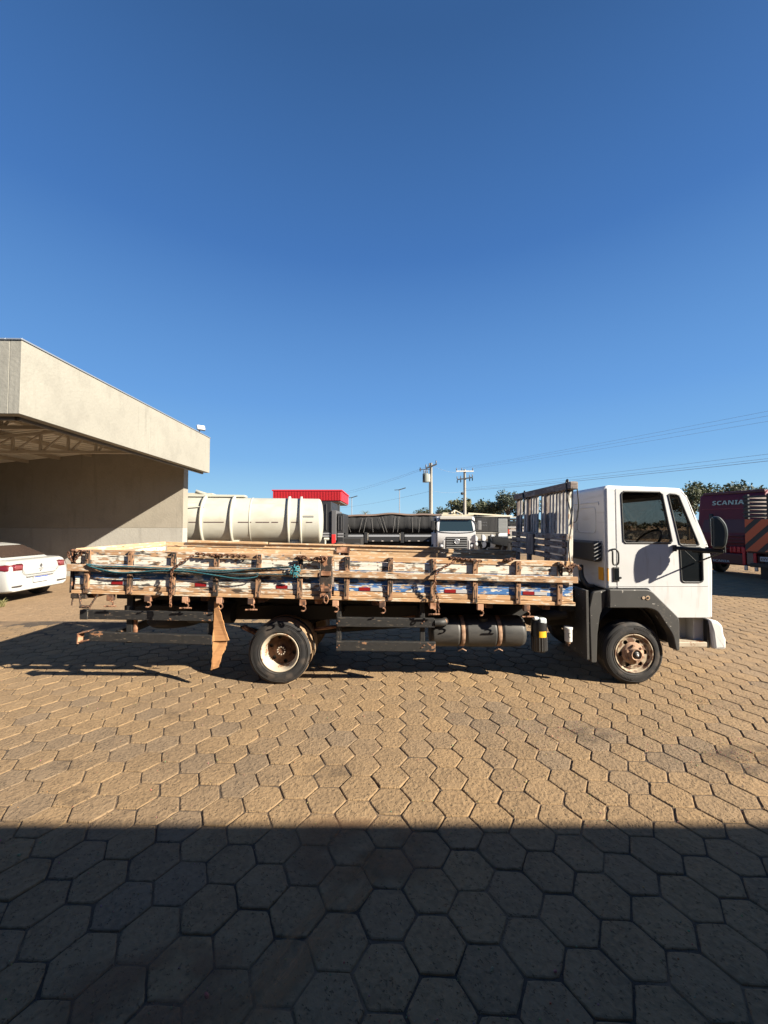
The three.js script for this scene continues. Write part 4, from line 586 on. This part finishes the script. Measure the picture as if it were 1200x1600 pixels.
{ // long trailer under a black tarpaulin
  const z = -25.5, t = thing('tarped_trailer', 'long black grain trailer with a ribbed tarpaulin, left of the white lorry', 'trailer', [.2, 0, z]);
  const x0 = -2.75, x1 = 4.2, P = [], n = 44;
  const top = (x) => 2.55 + .03 * Math.sin(x * 1.3 + 1) + .025 * Math.sin(x * 2.9) + (x > -1.2 ? .06 : 0) * sm(-1.5, 0, x);
  const rings = []; for (let i = 0; i <= n; i++) { const x = x0 + (x1 - x0) * i / n, w = .012 * Math.sin(i * 1.9) + .015 * Math.sin(i * .7); rings.push([[x, 1.33, z + w], [x, 1.9, z + w * 1.4], [x, top(x) - .12, z - .05 + w], [x, top(x), z - .25], [x, top(x) + .06, z - 1.2], [x, top(x), z - 2.3], [x, 1.33, z - 2.5]]); }
  obj('tarpaulin', uvm(loft(rings), 'x'), M.tarp, t);
  const tops = []; for (let i = 0; i <= n; i++) { const x = x0 + (x1 - x0) * i / n; tops.push([[x, top(x) - .125, z - .02], [x, top(x) + .015, z - .23], [x, top(x) + .08, z - 1.2], [x, top(x) + .0, z - 1.3]]); }
  obj('tarp_ridge', loft(tops, false), M.tarpTop, t);
  for (const [a, b] of [[-2.5, -2.2], [-1.4, -1.65], [-1.15, -1.35], [-.8, -.72], [-.1, .2], [-.3, .02], [.75, .6], [1.0, .9], [1.9, 1.9], [2.4, 2.3]]) obj('tarp_cord', bar([a, top(a) - .2, z + .035], [b, 1.4, z + .05], .02, .012), mat([.20, .19, .18], .7), t);
  for (const [a, b] of [[-2.75, -1.35], [-1.05, 1.05], [1.35, 3.4]]) { obj('side_board', span(a, b, .78, 1.30, z - 2.5, z, .02), M.darkBody, t); obj('pale_strip', span(a + .02, b - .02, 1.10, 1.23, z + .001, z + .02, .006), mat([.30, .31, .33], .5), t); for (let x = a + .25; x < b; x += .62) obj('side_marker', span(x, x + .14, .80, .85, z + .001, z + .02, .006), mat([.5, .45, .42], .4), t); }
  for (const x of [-1.2, 1.2]) obj('stake', span(x - .11, x + .11, .70, 1.40, z - .1, z + .06, .02), M.darkBody, t);
  obj('chassis', span(-2.7, 4.0, .42, .78, z - 2.2, z - .3, .04), M.chassis, t);
  for (const x of [-1.2, 1.1]) obj('landing_leg', span(x - .1, x + .1, -.01, .5, z - .5, z - .2, .02), M.chassis, t);
  simpleWheel('wheel', t, -1.8, .45, z + .05, .45, .3); simpleWheel('wheel', t, -2.6, .45, z + .05, .45, .3);
  obj('mudguard', new THREE.CylinderGeometry(.55, .55, .4, 24, 1, true, -Math.PI / 2, Math.PI).rotateX(Math.PI / 2).translate(-1.8, .46, z), M.black, t);
}
{ // low cement wall far behind the trailers
  single('boundary_wall', uvm(span(-30, 60, -.05, 1.15, -52.2, -52, .02), 'x'), M.sideWall, 'long low pale boundary wall far behind the parked trailers', 'wall');
}
{ // white lorry facing the camera, crane boom behind its roof
  const z = -21, cx = 3.96, t = thing('white_lorry', 'white lorry facing the viewer with a black grille, behind the middle of the flatbed', 'truck', [cx, 0, z]);
  const wh = carPaint([.56, .565, .57]), dk = M.black, X = (u) => cx + u;
  const prof = [[0, .35], [0, 1.42], [.02, 1.5], [.22, 2.26], [.34, 2.36], [1.7, 2.36], [1.7, .35]];     // depth, height
  const rings = [-1.05, -1.02, 1.02, 1.05].map((x, i) => prof.map(([d, y]) => [X(x), y - (i % 3 === 0 ? .02 : 0), z - d - (i % 3 === 0 ? .03 : 0)]));
  const cab = obj('cab', loft(rings), wh, t);
  obj('windscreen', mesh2([[X(-.94), 1.545, z - .02], [X(.94), 1.545, z - .02], [X(.86), 2.16, z - .183], [X(-.86), 2.16, z - .183]].flat(), [0, 1, 2, 0, 2, 3]), new THREE.MeshPhysicalMaterial({ color: col(.02, .035, .043), roughness: .08, side: THREE.DoubleSide }), cab);
  obj('windscreen_seal', tube([[X(-.96), 1.525, z - .0], [X(.96), 1.525, z - .0], [X(.88), 2.18, z - .18], [X(-.88), 2.18, z - .18]], .02, 6, 60, true), dk, cab);
  obj('sun_visor', span(X(-.9), X(.9), 2.20, 2.37, z - .25, z - .04, .03), mat([.42, .41, .38], .6), cab);
  const gr = obj('grille', span(X(-.60), X(.60), .42, 1.24, z - .05, z + .02, .03), mat([.022, .022, .024], .5), t);
  for (let k = 0; k < 6; k++) obj('grille_bar', span(X(-.57), X(.57), .50 + k * .125, .545 + k * .125, z + .021, z + .06, .012), mat([.20, .205, .21], .35), gr);
  { const ring = new THREE.TorusGeometry(.125, .018, 8, 32).translate(X(.0), .99, z + .075); const b = (a, c) => bar([X(a[0]), a[1], z + .08], [X(c[0]), c[1], z + .08], .02, .018, .003);
    obj('emblem', [ring, b([-.055, 1.10], [0, 1.0]), b([.055, 1.10], [0, 1.0]), b([-.10, 1.03], [-.05, .88]), b([-.05, .88], [0, .98]), b([0, .98], [.05, .88]), b([.05, .88], [.10, 1.03])], mat([.62, .63, .65], .25, { metalness: .6 }), gr); obj('emblem_disc', new THREE.CylinderGeometry(.12, .12, .02, 28).rotateX(Math.PI / 2).translate(X(0), .99, z + .062), mat([.25, .26, .28], .3), gr); }
  obj('bumper', span(X(-.58), X(.58), .18, .415, z - .1, z + .05, .03), dk, t);
  obj('number_plate', span(X(-.20), X(.20), .30, .40, z + .051, z + .065, .006), mat([.62, .62, .62], .5), t);
  for (const s of [-1, 1]) {
    const h = obj('headlamp_housing', span(X(s * .80) - .15, X(s * .80) + .15, .25, .92, z - .05, z + .02, .04), mat([.07, .07, .075], .5), t);
    for (const y of [.74, .42]) obj('headlamp', new THREE.SphereGeometry(.085, 16, 10).scale(1, 1, .4).translate(X(s * .82), y, z + .02), mat([.55, .56, .58], .12), h);
    obj('corner_panel', span(X(s * .69) - .03, X(s * .69) + .03, .25, 1.05, z - .04, z + .03, .02), wh, t);
    const m = obj('mirror', span(X(s * 1.28) - .10, X(s * 1.28) + .10, 1.6, 2.12, z - .2, z - .05, .04), s < 0 ? dk : mat([.20, .2, .2], .4), t); obj('mirror_bracket', [bar([X(s * 1.03), 2.1, z - .2], [X(s * 1.28), 2.05, z - .13], .03, .03), bar([X(s * 1.03), 1.6, z - .2], [X(s * 1.28), 1.65, z - .13], .03, .03)], dk, m);
    simpleWheel('wheel', t, X(s * .92), .45, z - .8, .45, .28);
  }
  obj('left_door', span(X(-1.19), X(-1.055), .36, 1.45, z - 1.5, z - .3, .03), mat([.48, .49, .52], .5), t);
  obj('door_post', span(X(-1.15), X(-1.056), 1.45, 2.3, z - .5, z - .3, .02), dk, t);
  obj('chassis', span(X(-.9), X(.9), .3, .5, z - 6, z - .6, .05), M.chassis, t);
  const be = mat([.50, .44, .32], .6), Y = (u) => X(u);
  const cr = obj('crane_boom', [bar([X(-.55), 2.47, z - 2], [X(.75), 2.43, z - 2], .2, .15, .03), bar([X(-.45), 2.58, z - 2.1], [X(.45), 2.56, z - 2.1], .18, .10, .02)], be, t);
  obj('boom_arm', [bar([X(.7), 2.42, z - 2.0], [X(1.4), 2.52, z - 2.05], .14, .12, .02), bar([X(1.1), 2.58, z - 2.2], [X(3.9), 2.42, z - 2.6], .12, .10, .02)], be, cr);
  obj('boom_joint', [rod([X(.05), 2.60, z - 1.9], [X(.3), 2.75, z - 2], .06), rod([X(.3), 2.75, z - 2], [X(.75), 2.5, z - 1.95], .045), new THREE.SphereGeometry(.10, 12, 8).translate(X(.2), 2.65, z - 1.95)], be, cr);
}
{ // black curtain trailer rear with white guards, right of the lorry
  const z = -23.4, t = thing('black_tarp_truck', 'black tarpaulin truck rear with white mudguards, between the white lorry and slatted stakes', 'truck', [6.5, 0, z]);
  obj('tarpaulin', uvm(span(5.2, 6.92, 1.45, 2.36, z - 5, z, .05), 'x'), M.tarp, t);
  obj('side_curtain', uvm(span(6.95, 7.55, 1.42, 2.36, z - 4, z - .05, .05), 'y'), new THREE.MeshStandardMaterial({ color: col(.20, .205, .20), roughness: .8, bumpMap: M.tarp.bumpMap, bumpScale: .02, side: THREE.DoubleSide }), t);
  obj('roof_sheet', span(5.2, 7.75, 2.365, 2.43, z - 5, z + .03, .02), mat([.45, .42, .35], .7), t);
  obj('faint_lettering', [0, 1].flatMap((r) => [0, 1, 2, 3, 4].map((k) => span(5.85 + k * .085, 5.91 + k * .085, 2.0 - r * .17, 2.07 - r * .17, z + .001, z + .012, .003))), mat([.07, .07, .075], .7), t);
  obj('bar', [span(5.15, 7.0, 1.36, 1.40, z - .1, z + .1, .01), span(5.15, 7.0, 1.0, 1.04, z - .1, z + .1, .01)], M.black, t);
  for (const [x, y] of [[5.45, 1.05], [5.95, 1.08], [6.5, 1.08], [5.45, .72], [5.95, .72], [6.5, .70]]) obj('white_guard', new THREE.CylinderGeometry(.23, .23, .3, 20, 1, false, 0, Math.PI).rotateX(Math.PI / 2).rotateZ(Math.PI / 2 - Math.PI / 2).rotateZ(0).translate(x, y, z).rotateY(0), mat([.62, .63, .65], .5), t);
  obj('white_panel', span(6.95, 7.55, .80, 1.40, z - .6, z, .03), mat([.62, .63, .64], .5), t);
  obj('chassis', span(5.1, 7.6, .3, .8, z - 4, z - .2, .03), M.chassis, t);
  obj('step_frame', tube([[6.2, .05, z + .2], [6.2, .45, z + .25], [6.3, .5, z + .25], [6.9, .5, z + .25]], .03, 8), mat([.35, .35, .35], .5), t);
  obj('step_post', span(7.5, 7.56, .02, 1.1, z - .1, z + .02, .01), mat([.35, .32, .30], .6), t);
  simpleWheel('wheel', t, 5.6, .45, z - .2, .45, .3); simpleWheel('wheel', t, 7.1, .45, z - .4, .45, .3);
}
{ // stake truck rear behind the headboard
  const z = -20.2, t = thing('stake_truck', 'dark stake-bed truck rear with pale slats, half hidden behind the headboard', 'truck', [7.0, 0, z]);
  for (const x of [6.56, 7.05, 7.9]) obj('stake', span(x - .06, x + .06, .55, 2.32, z - .05, z + .05, .01), M.black, t);
  [2.18, 1.95, 1.76, 1.60, 1.46, 1.24, 1.05].forEach((y, k) => obj('slat', span(6.5, 8.0, y - .05, y + .05, z + .051, z + .085, .006), [M.black, M.black, M.slat, M.slat, M.slat, M.white, M.black][k], t));
  [2.30, 2.07, 1.86].forEach((y) => obj('pale_slat', span(6.62, 6.99, y - .035, y + .03, z - .04, z - .01, .004), M.white, t));
  obj('side_boards', span(6.52, 8.1, .75, 1.2, z - 4, z - .06, .02), M.black, t);
  obj('red_lamp', span(6.48, 6.56, 1.42, 1.66, z + .055, z + .10, .01), mat([.5, .06, .03], .4), t);
  obj('tail_frame', [span(6.6, 8.0, .38, .44, z - .05, z + .02, .01), span(6.6, 6.66, .05, .74, z - .05, z + .02, .01)], M.chassis, t);
  simpleWheel('wheel', t, 6.9, .45, z - 1, .45, .3);
}
// ---- right-hand side: red cab and striped stake truck, both with their backs to the sun
const loader = new FontLoader(), bold = await loader.loadAsync('fonts/droid/droid_sans_bold.typeface.json');
const text = (s, size, depth) => { const g = new TextGeometry(s, { font: bold, size, depth, curveSegments: 3, bevelEnabled: false }); g.computeBoundingBox(); return g.translate(-(g.boundingBox.max.x + g.boundingBox.min.x) / 2, 0, 0); };
{
  const t = thing('red_cab_truck', 'dark red lorry cab with SCANIA lettering above its mirror, at the right', 'truck', [12.62, 0, -15.5]);
  t.rotation.y = 71 * Math.PI / 180 * -1 + Math.PI * 0;                // front plane runs from far-left to near-right
  t.rotation.y = -71 * Math.PI / 180;
  const o = [12.62, 0, -15.5], red = mat([.125, .002, .012], .6), dkr = mat([.07, .003, .007], .45);
  const S = (u0, u1, y0, y1, d0, d1, r = .02) => span(u0, u1, y0, y1, d0, d1, r).translate(...o);   // u along the front, d out of it
  const prof = [[0, .55], [.05, 1.35], [0, 1.5], [-.10, 2.2], [-.16, 2.62], [-.22, 3.0], [-.42, 3.14], [-2.2, 3.2], [-2.2, .55]];
  const cab = obj('cab', loft([-.02, .04, 2.06, 2.12].map((u, i) => prof.map(([d, y]) => [o[0] + u, y, o[2] + d - (i % 3 === 0 ? .06 : 0)]))), red, t);
  obj('roof_fairing', S(.05, 2.05, 3.05, 3.17, -1.4, -.30, .04), dkr, t);
  obj('lettering', text('SCANIA', .165, .02).scale(1.25, 1, 1).rotateX(-.14).translate(o[0] + 1.0, 2.66, o[2] - .155), mat([.50, .46, .34], .3, { metalness: .5 }), t);
  obj('visor_line', S(.12, 1.98, 2.50, 2.52, -.15, -.125, .004), mat([.28, .02, .04], .4), t);
  obj('windscreen', loft([[.16, 1.62, .0], [1.96, 1.62, .0], [1.90, 2.42, -.12], [.22, 2.42, -.12]].map(([u, y, d]) => [[o[0] + u, y, o[2] + d + .008], [o[0] + u, y, o[2] + d - .01]]), false) && mesh2([[.18, 1.60, .0], [1.94, 1.60, .0], [1.90, 2.10, -.07], [.22, 2.10, -.07]].map(([u, y, d]) => [o[0] + u, y, o[2] + d + .004]).flat(), [0, 1, 2, 0, 2, 3]), mat([.07, .002, .008], .4), cab);
  obj('side_mirror', S(.52, .66, 1.75, 2.32, .06, .16, .04), M.black, t);
  for (let k = 0; k < 5; k++) obj('grille_bar', S(.55, 1.6, .98 + k * .12, 1.02 + k * .12, .03, .09, .015), dkr, cab);
  obj('bumper', S(.0, 2.1, .42, .86, -.3, .18, .06), dkr, t);
  obj('bumper_lettering', text('SCANIA', .085, .012).scale(1.3, 1, 1).translate(o[0] + .92, .50, o[2] + .182), mat([.42, .42, .42], .4), t);
  obj('grille_frame', S(1.18, 2.08, .86, 1.10, -.1, .16, .04), mat([.50, .010, .02], .4), t);  // brighter red than the cab: sunlight painted into frame, ribs and uprights
  for (let k = 0; k < 5; k++) obj('grille_rib', S(1.22 + k * .13, 1.27 + k * .13, .90, 1.09, .161, .20, .01), mat([.60, .02, .03], .4), t);
  for (const u of [1.66, 1.98]) obj('red_upright', S(u - .05, u + .05, .45, 1.06, .181, .24, .03), mat([.60, .012, .025], .4), t);
  obj('headlamp', S(1.72, 1.92, .48, .98, .161, .19, .05), mat([.10, .11, .13], .1), t);
  for (const u of [1.68, 1.98]) obj('chrome_tip', S(u - .05, u + .05, .26, .44, .13, .19, .02), mat([.5, .55, .62], .2, { metalness: .6 }), t);
  for (const u of [.2, 1.9]) simpleWheel('wheel', t, o[0] + u, .45, o[2] - 1.0, .45, .28, undefined, u < 1 ? -Math.PI / 2 : Math.PI / 2);
}
{
  const o = [11.78, 0, -12.55], t = thing('striped_stake_truck', 'stake truck rear with orange and black diagonal warning stripes at the right edge', 'truck', o);
  t.rotation.y = -70 * Math.PI / 180;
  const S = (u0, u1, y0, y1, d0, d1, r = .01) => span(u0, u1, y0, y1, d0, d1, r).translate(...o);
  const W = 2.4;
  const pn = obj('warning_board', S(0, W, 1.04, 2.08, -.05, 0, .004), mat([.03, .032, .028], .6), t);
  // diagonal stripes clipped to the board
  for (let k = -3; k < 9; k++) {
    const a = k * .50, w = .235, y0 = 1.045, y1 = 2.075, s = .80; let P = [[a, y0], [a + w * 1.3, y0], [a + w * 1.3 + (y1 - y0) * s * 1.15, y1], [a + (y1 - y0) * s * 1.15, y1]];
    const clip = (pts, f) => { const out = []; pts.forEach((p, i) => { const q = pts[(i + 1) % pts.length], fp = f(p), fq = f(q); if (fp >= 0) out.push(p); if ((fp >= 0) !== (fq >= 0)) { const m = fp / (fp - fq); out.push([p[0] + (q[0] - p[0]) * m, p[1] + (q[1] - p[1]) * m]); } }); return out; };
    P = clip(clip(P, (p) => p[0] - .005), (p) => W - .005 - p[0]); if (P.length < 3) continue;
    obj('stripe', extr(new THREE.Shape(P.map((p) => new THREE.Vector2(...p))), .005).translate(o[0], 0, o[2] + .001), mat(k % 3 === 1 ? [.66, .2, .08] : [.55, .10, .03], .5), pn);
  }
  const sg = obj('sign', S(.62, 1.8, 1.40, 1.74, .008, .02, .004), mat([.60, .60, .62], .5), t);
  obj('letter', text('L', .24, .006).translate(o[0] + .76, 1.45, o[2] + .021), M.black, sg);
  for (const u of [.05, .62, 1.2, 1.8, 2.34]) obj('stake', S(u - .05, u + .05, 2.085, 2.88, -.10, 0, .01), M.black, t);
  for (let k = 0; k < 6; k++) obj('slat', S(-.02, W, 2.14 + k * .125, 2.205 + k * .125, .002, .04, .006), M.darkBody, t);
  for (let k = 0; k < 4; k++) obj('side_stake', S(-.05, .0, 2.0, 2.88, -1.2 - k * 1.1, -1.1 - k * 1.1, .01), M.black, t);
  for (let k = 0; k < 6; k++) obj('side_slat', S(-.01, .03, 2.14 + k * .125, 2.205 + k * .125, -4.6, -.12, .006), M.greyWood, t);
  obj('bed', S(.02, W - .02, .98, 2.02, -4.6, -.06, .02), mat([.06, .02, .015], .7), t);
  obj('underrun_bar', S(.0, W, .52, .66, -.3, -.2, .02), M.black, t);
  const np = obj('number_plate', S(.34, .80, .74, .88, -.1, -.06, .006), mat([.50, .50, .52], .5), t);
  obj('plate_characters', text('KVV 0758', .075, .006).scale(.95, 1, 1).translate(o[0] + .57, .775, o[2] - .059), M.black, np);
  obj('chassis', S(.5, 1.9, .5, .97, -4.6, -.12, .03), M.chassis, t);
  for (const u of [.35, 2.05]) simpleWheel('wheel', t, o[0] + u, .46, o[2] - 1.1, .46, .4, undefined, u < 1 ? -Math.PI / 2 : Math.PI / 2);
  obj('mud_flap', S(.12, .58, .12, .6, -.55, -.53, .004), M.black, t);
}
{ // red canopy of a filling station
  const z = -40, t = thing('red_canopy', 'red corrugated canopy roof on a dark post, above the tank trailer', 'building', [-8, 0, z]);
  obj('fascia', span(-11.6, -4.45, 4.42, 5.42, z - 8, z, .02), mat([.50, .012, .02], .5), t);
  for (let k = 0; k < 44; k++) obj('rib', span(-11.55 + k * .161, -11.49 + k * .161, 4.44, 5.36, z + .001, z + .06, .01), mat([.52, .014, .022], .5), t);
  obj('top_edge', span(-11.7, -4.35, 5.423, 5.55, z - 8, z + .08, .01), mat([.55, .02, .03], .5), t);
  obj('soffit', span(-11.5, -4.55, 4.25, 4.417, z - 7.9, z - .1, .02), mat([.12, .09, .08], .7), t);
  for (const x of [-4.95, -10.4]) obj('post', span(x - .18, x + .18, -.02, 4.1, z - 1.6, z - 1.2, .02), mat([.05, .055, .06], .5), t);
}
// ---------------------------------------------------------------- poles, lamps and wires
const concrete = plaster([.40, .385, .345]);
const insul = mat([.10, .09, .085], .4), iron = mat([.035, .032, .03], .6);
function pole(label, x, z, h, arms, group) {
  const t = thing('utility_pole', label, 'utility pole', [x, 0, z]);
  obj('shaft', loft([[.15, 0], [.11, h]].map(([w, y]) => [[x - w, y, z - w], [x + w, y, z - w], [x + w, y, z + w], [x - w, y, z + w]])), concrete, t);
  for (const [y, w, m, tilt, below] of arms) {
    const a = obj('crossarm', bar([x - w, y - tilt, z + .16], [x + w, y + tilt, z + .16], .11, .13, .01), m, t);
    for (const f of below ? [-1, -.55, .6, .95] : [-.95, -.35, .9]) for (const s of below ? [1, -1] : [1]) obj('insulator', lathe([[.02, 0], [.06, .02], [.04, .06], [.07, .09], [.04, .13], [.06, .16], [.03, .3], [0, .3]], 10).scale(1, s, 1).translate(x + w * f, y + tilt * f + s * .07, z + .16), insul, a);
  }
  return t;
}
const p1 = pole('concrete utility pole carrying a transformer, left of the white lorry roof', 4.3, -35, 7.55, [[7.22, .5, iron, .2, 0]]);
{ const tf = obj('transformer', [lathe([[0, 0], [.26, 0], [.28, .04], [.28, .75], [.24, .80], [0, .82]], 20).translate(3.78, 5.75, -34.75)], mat([.16, .18, .17], .5), p1); for (const dx of [-.15, 0, .15]) obj('bushing', lathe([[.03, 0], [.06, .05], [.03, .1], [.06, .15], [.02, .35], [0, .35]], 8).translate(3.78 + dx, 6.56, -34.75), insul, tf); for (let k = 0; k < 6; k++) obj('cooling_fin', span(3.50 + k * .03, 3.515 + k * .03, 5.85, 6.4, -34.70 + k * .03, -34.35 + k * .02, .003), mat([.12, .13, .125], .5), tf); obj('meter_box', span(3.98, 4.16, 5.8, 6.5, -34.9, -34.7, .02), mat([.62, .62, .6], .5), p1); obj('fuse_arm', [bar([3.2, 6.9, -34.8], [4.2, 6.95, -34.8], .06, .06), rod([3.3, 6.75, -34.8], [3.3, 7.1, -34.8], .05)], iron, p1); obj('conduit', rod([4.13, 3, -34.83], [4.13, 5.8, -34.83], .05), iron, p1); }
const p2 = pole('concrete utility pole with two crossarms, directly behind the white lorry roof', 8.85, -42, 7.95, [[7.75, .95, mat([.62, .61, .58], .6), 0, 0], [6.95, .85, iron, .12, 1]]);
obj('lamp_ball', new THREE.SphereGeometry(.16, 12, 8).translate(8.52, 5.3, -41.8), iron, p2);
const wires = (label, list) => { const o = list[0][0], t = thing('power_lines', label, 'wires', o); for (const [a, b, sag, r] of list) { const m = a.map((v, i) => (v + b[i]) / 2); m[1] -= sag; obj('wire', new THREE.TubeGeometry(new THREE.QuadraticBezierCurve3(V(...a), V(m[0], m[1] - sag, m[2]), V(...b)), 40, r, 5), mat([.22, .25, .30], .6), t); } };
wires('thin power lines running from the poles up to the right above the white cab', [[[8.1, 8.05, -41.8], [28, 7.7, -1.5], .25, .006], [[8.6, 8.05, -41.8], [28, 7.35, -1.5], .25, .006], [[9.7, 8.05, -41.8], [28, 7.0, -1.5], .25, .006]]);
wires('lower bundle of cables running from the poles to the right across the sky', [[[8.85, 5.85, -41.8], [28, 5.55, -1.5], .2, .008], [[8.85, 5.7, -41.8], [28, 5.35, -1.5], .25, .008], [[8.85, 5.6, -41.8], [28, 5.3, -1.5], .3, .012]]);
wires('thin cables running down to the left from the utility poles', [[[8.5, 7.6, -41.9], [4.4, 7.3, -35], .2, .008], [[4.2, 7.3, -34.9], [-14, 7.4, -75], .6, .008], [[4.0, 7.1, -34.9], [-14, 7.0, -75], .6, .008], [[8.8, 5.6, -41.9], [4.4, 5.0, -35], .2, .008], [[4.2, 4.95, -34.9], [-14, 5.0, -75], .5, .009]]);
const lampPost = (label, x, z, h, dir) => { const t = thing('street_lamp', label, 'street lamp', [x, 0, z], 'tall street lamps far behind'); obj('post', rod([x, 0, z], [x, h, z], .09, .06, 8), mat([.28, .30, .33], .5), t); obj('lamp_head', [bar([x - .2 * dir, h - .05, z], [x + 1.1 * dir, h + .35, z], .3, .14, .03), bar([x - .9 * dir, h - .05, z], [x - .1 * dir, h, z], .2, .1, .02)], iron, t); };
lampPost('tall thin street lamp standing between the palm and the transformer pole', 2.75, -68, 8.1, 1);
lampPost('faint street lamp between the red canopy and the palm tree', -6.3, -75, 7.2, 1);

// ---------------------------------------------------------------- trees
function leaves(cx, cy, cz, rx, ry, rz, n, size, clumps) {
  const p = [], nrm = [], ix = [], C = []; for (let i = 0; i < clumps; i++) { const a = rr(0, 6.28), e = rr(-.6, 1.3), q = rr(.35, .95); C.push([cx + Math.cos(a) * Math.cos(e) * rx * q, cy + Math.sin(e) * ry * q, cz + Math.sin(a) * Math.cos(e) * rz * q, rr(.25, .5)]); }
  for (let i = 0; i < n; i++) {
    const c = C[i % clumps], a = rr(0, 6.28), u = rr(-1, 1), s = Math.sqrt(1 - u * u), d = Math.cbrt(rnd()) * c[3];
    const x = c[0] + s * Math.cos(a) * d * rx, y = c[1] + u * d * ry, z = c[2] + s * Math.sin(a) * d * rz;
    const A = V(rr(-1, 1), rr(-1, 1), rr(-1, 1)).normalize(), B = V(rr(-1, 1), rr(-1, 1), rr(-1, 1)).cross(A).normalize(), k = size * rr(.6, 1.3), o = p.length / 3;
    A.multiplyScalar(k); B.multiplyScalar(k * .55);
    p.push(x - A.x, y - A.y, z - A.z, x + B.x, y + B.y, z + B.z, x + A.x, y + A.y, z + A.z, x - B.x, y - B.y, z - B.z); ix.push(o, o + 1, o + 2, o, o + 2, o + 3);
  }
  return mesh2(p, ix);
}
const leafM = (c) => new THREE.MeshPhysicalMaterial({ color: col(...c), roughness: .8, transmission: .25, thickness: 0, side: THREE.DoubleSide });
const bark = mat([.10, .075, .055], .9);
function tree(label, x, z, h, w, c, low = .35) {
  const t = thing('tree', label, 'tree', [x, 0, z]);
  const tr = [rod([x, -.1, z], [x + rr(-.2, .2), h * .55, z], w * .07, w * .04, 8)]; for (let i = 0; i < 5; i++) { const a = rr(0, 6.28); tr.push(rod([x, h * rr(.3, .5), z], [x + Math.cos(a) * w * .6, h * rr(.6, .9), z + Math.sin(a) * w * .6], w * .035, w * .012, 6)); }
  obj('trunk', tr, bark, t);
  obj('crown', leaves(x, h * (1 + low) / 2 - .02 * h, z, w, h * (1 - low) / 2, w, 2600, w * .075, 26), leafM(c), t);
}
const G = [[.055, .075, .03], [.075, .09, .035], [.045, .06, .028], [.10, .105, .04]];
tree('small dark tree peeping over the tarpaulin, left of the transformer pole', 6.2, -62, 4.6, 1.7, G[2]);
tree('dark bushy tree just right of the transformer pole', 9.3, -60, 4.6, 1.6, G[0]);
tree('yellowish green broad tree behind the second utility pole', 13.0, -64, 6.2, 3.2, G[3]);
tree('mid green tree between the second pole and the headboard', 16.6, -62, 5.9, 2.8, G[1]);
tree('tallest dark tree just left of the wooden headboard', 19.3, -60, 7.0, 2.4, G[2]);
tree('dark tree behind the headboard slats', 22.6, -60, 6.2, 2.6, G[0]);
tree('green tree directly beside the cab windscreen pillar', 38.0, -48, 6.6, 2.4, G[1]);
tree('rounded tree rising left of the red cab roof', 41.6, -50, 7.5, 2.5, G[0]);
tree('spreading tree above the middle of the red cab', 45.6, -50, 7.5, 2.7, G[2]);
tree('dense tree at the far right behind the striped truck', 51.0, -49, 7.2, 2.8, G[1]);
tree('distant tree hidden low behind the cab roof', 31.0, -58, 5.6, 2.6, G[0]);
function palm(label, x, z, h, L, c) {
  const t = thing('palm_tree', label, 'palm tree', [x, 0, z]);
  obj('trunk', tube([[x + .1, 0, z], [x + .05, h * .5, z], [x, h, z]], .16, 10), mat([.24, .2, .15], .9), t);
  for (let i = 0; i < 16; i++) {
    const a = i * 2.4, el = 1.15 - i * .075, p = [], ix = [], dx = Math.cos(a), dz = Math.sin(a); let X0 = x, Y0 = h, Z0 = z, e = el;
    for (let k = 0; k <= 14; k++) { const st = L / 14; if (k) { X0 += dx * Math.cos(e) * st; Y0 += Math.sin(e) * st; Z0 += dz * Math.cos(e) * st; e -= .13; } const w = L * .17 * Math.sin(Math.min(1, k / 9 + .15) * 2.4) * (1.15 - k / 15) + .02; const o = p.length / 3; for (const s of [-1, 1]) { p.push(X0, Y0, Z0, X0 + dx * st * .55, Y0, Z0 + dz * st * .55, X0 - dz * s * w + dx * st, Y0 - w * .45, Z0 + dx * s * w + dz * st); } ix.push(o, o + 1, o + 2, o + 3, o + 4, o + 5); }
    obj('frond', mesh2(p, ix), leafM(c), t);
  }
}
palm('small palm tree standing above the black tarpaulin far behind', -2.9, -60, 3.75, 1.15, [.15, .16, .035]);
palm('dark palm tree between the red cab and the striped truck', 39.6, -41.5, 5.4, 1.7, [.05, .075, .03]);
{ // far belt of trees that closes the horizon
  const gs = []; for (let i = 0; i < 70; i++) { const x = -150 + i * 5.4 + rr(-2, 2); gs.push(clean(leaves(x, 1.5, -125 + rr(-6, 6), 4.2, 1.9 + rr(-.6, .5), 4, 240, .55, 9))); }
  single('distant_woods', gs, leafM([.06, .075, .04]), 'low belt of distant woods along the horizon', 'woods', null, 'stuff');
}

{ // another lorry parked outside the frame on the right; its shade falls across the paving there
  const o = [13.4, 0, -8.2], t = thing('box_lorry', 'plain grey box lorry parked at the right beyond the striped truck', 'truck', o); t.rotation.y = 14 * Math.PI / 180;
  const S = (a, b, y0, y1, d0, d1, r = .04) => span(o[0] + a, o[0] + b, y0, y1, o[2] + d0, o[2] + d1, r);
  obj('box_body', S(.0, 6.2, .95, 3.0, -2.5, 0), mat([.35, .35, .36], .6), t); obj('chassis', S(.1, 8, .55, .9, -1.7, -.8), M.chassis, t); obj('cab', S(6.5, 8.3, .6, 2.6, -2.4, -.1, .15), mat([.30, .31, .33], .4), t);
  for (const x of [1.4, 7.2]) for (const d of [-.2, -2.3]) simpleWheel('wheel', t, o[0] + x, .45, o[2] + d, .45, .28);
}

// all base colours darkened evenly, to deepen the shade against the raised exposure
{ const seen = new Set(); scene.traverse((o) => { const m = o.material; if (!m || seen.has(m)) return; seen.add(m); if (m.transmission !== 1) m.color.multiplyScalar(.87); }); }
renderer.render(scene, camera);
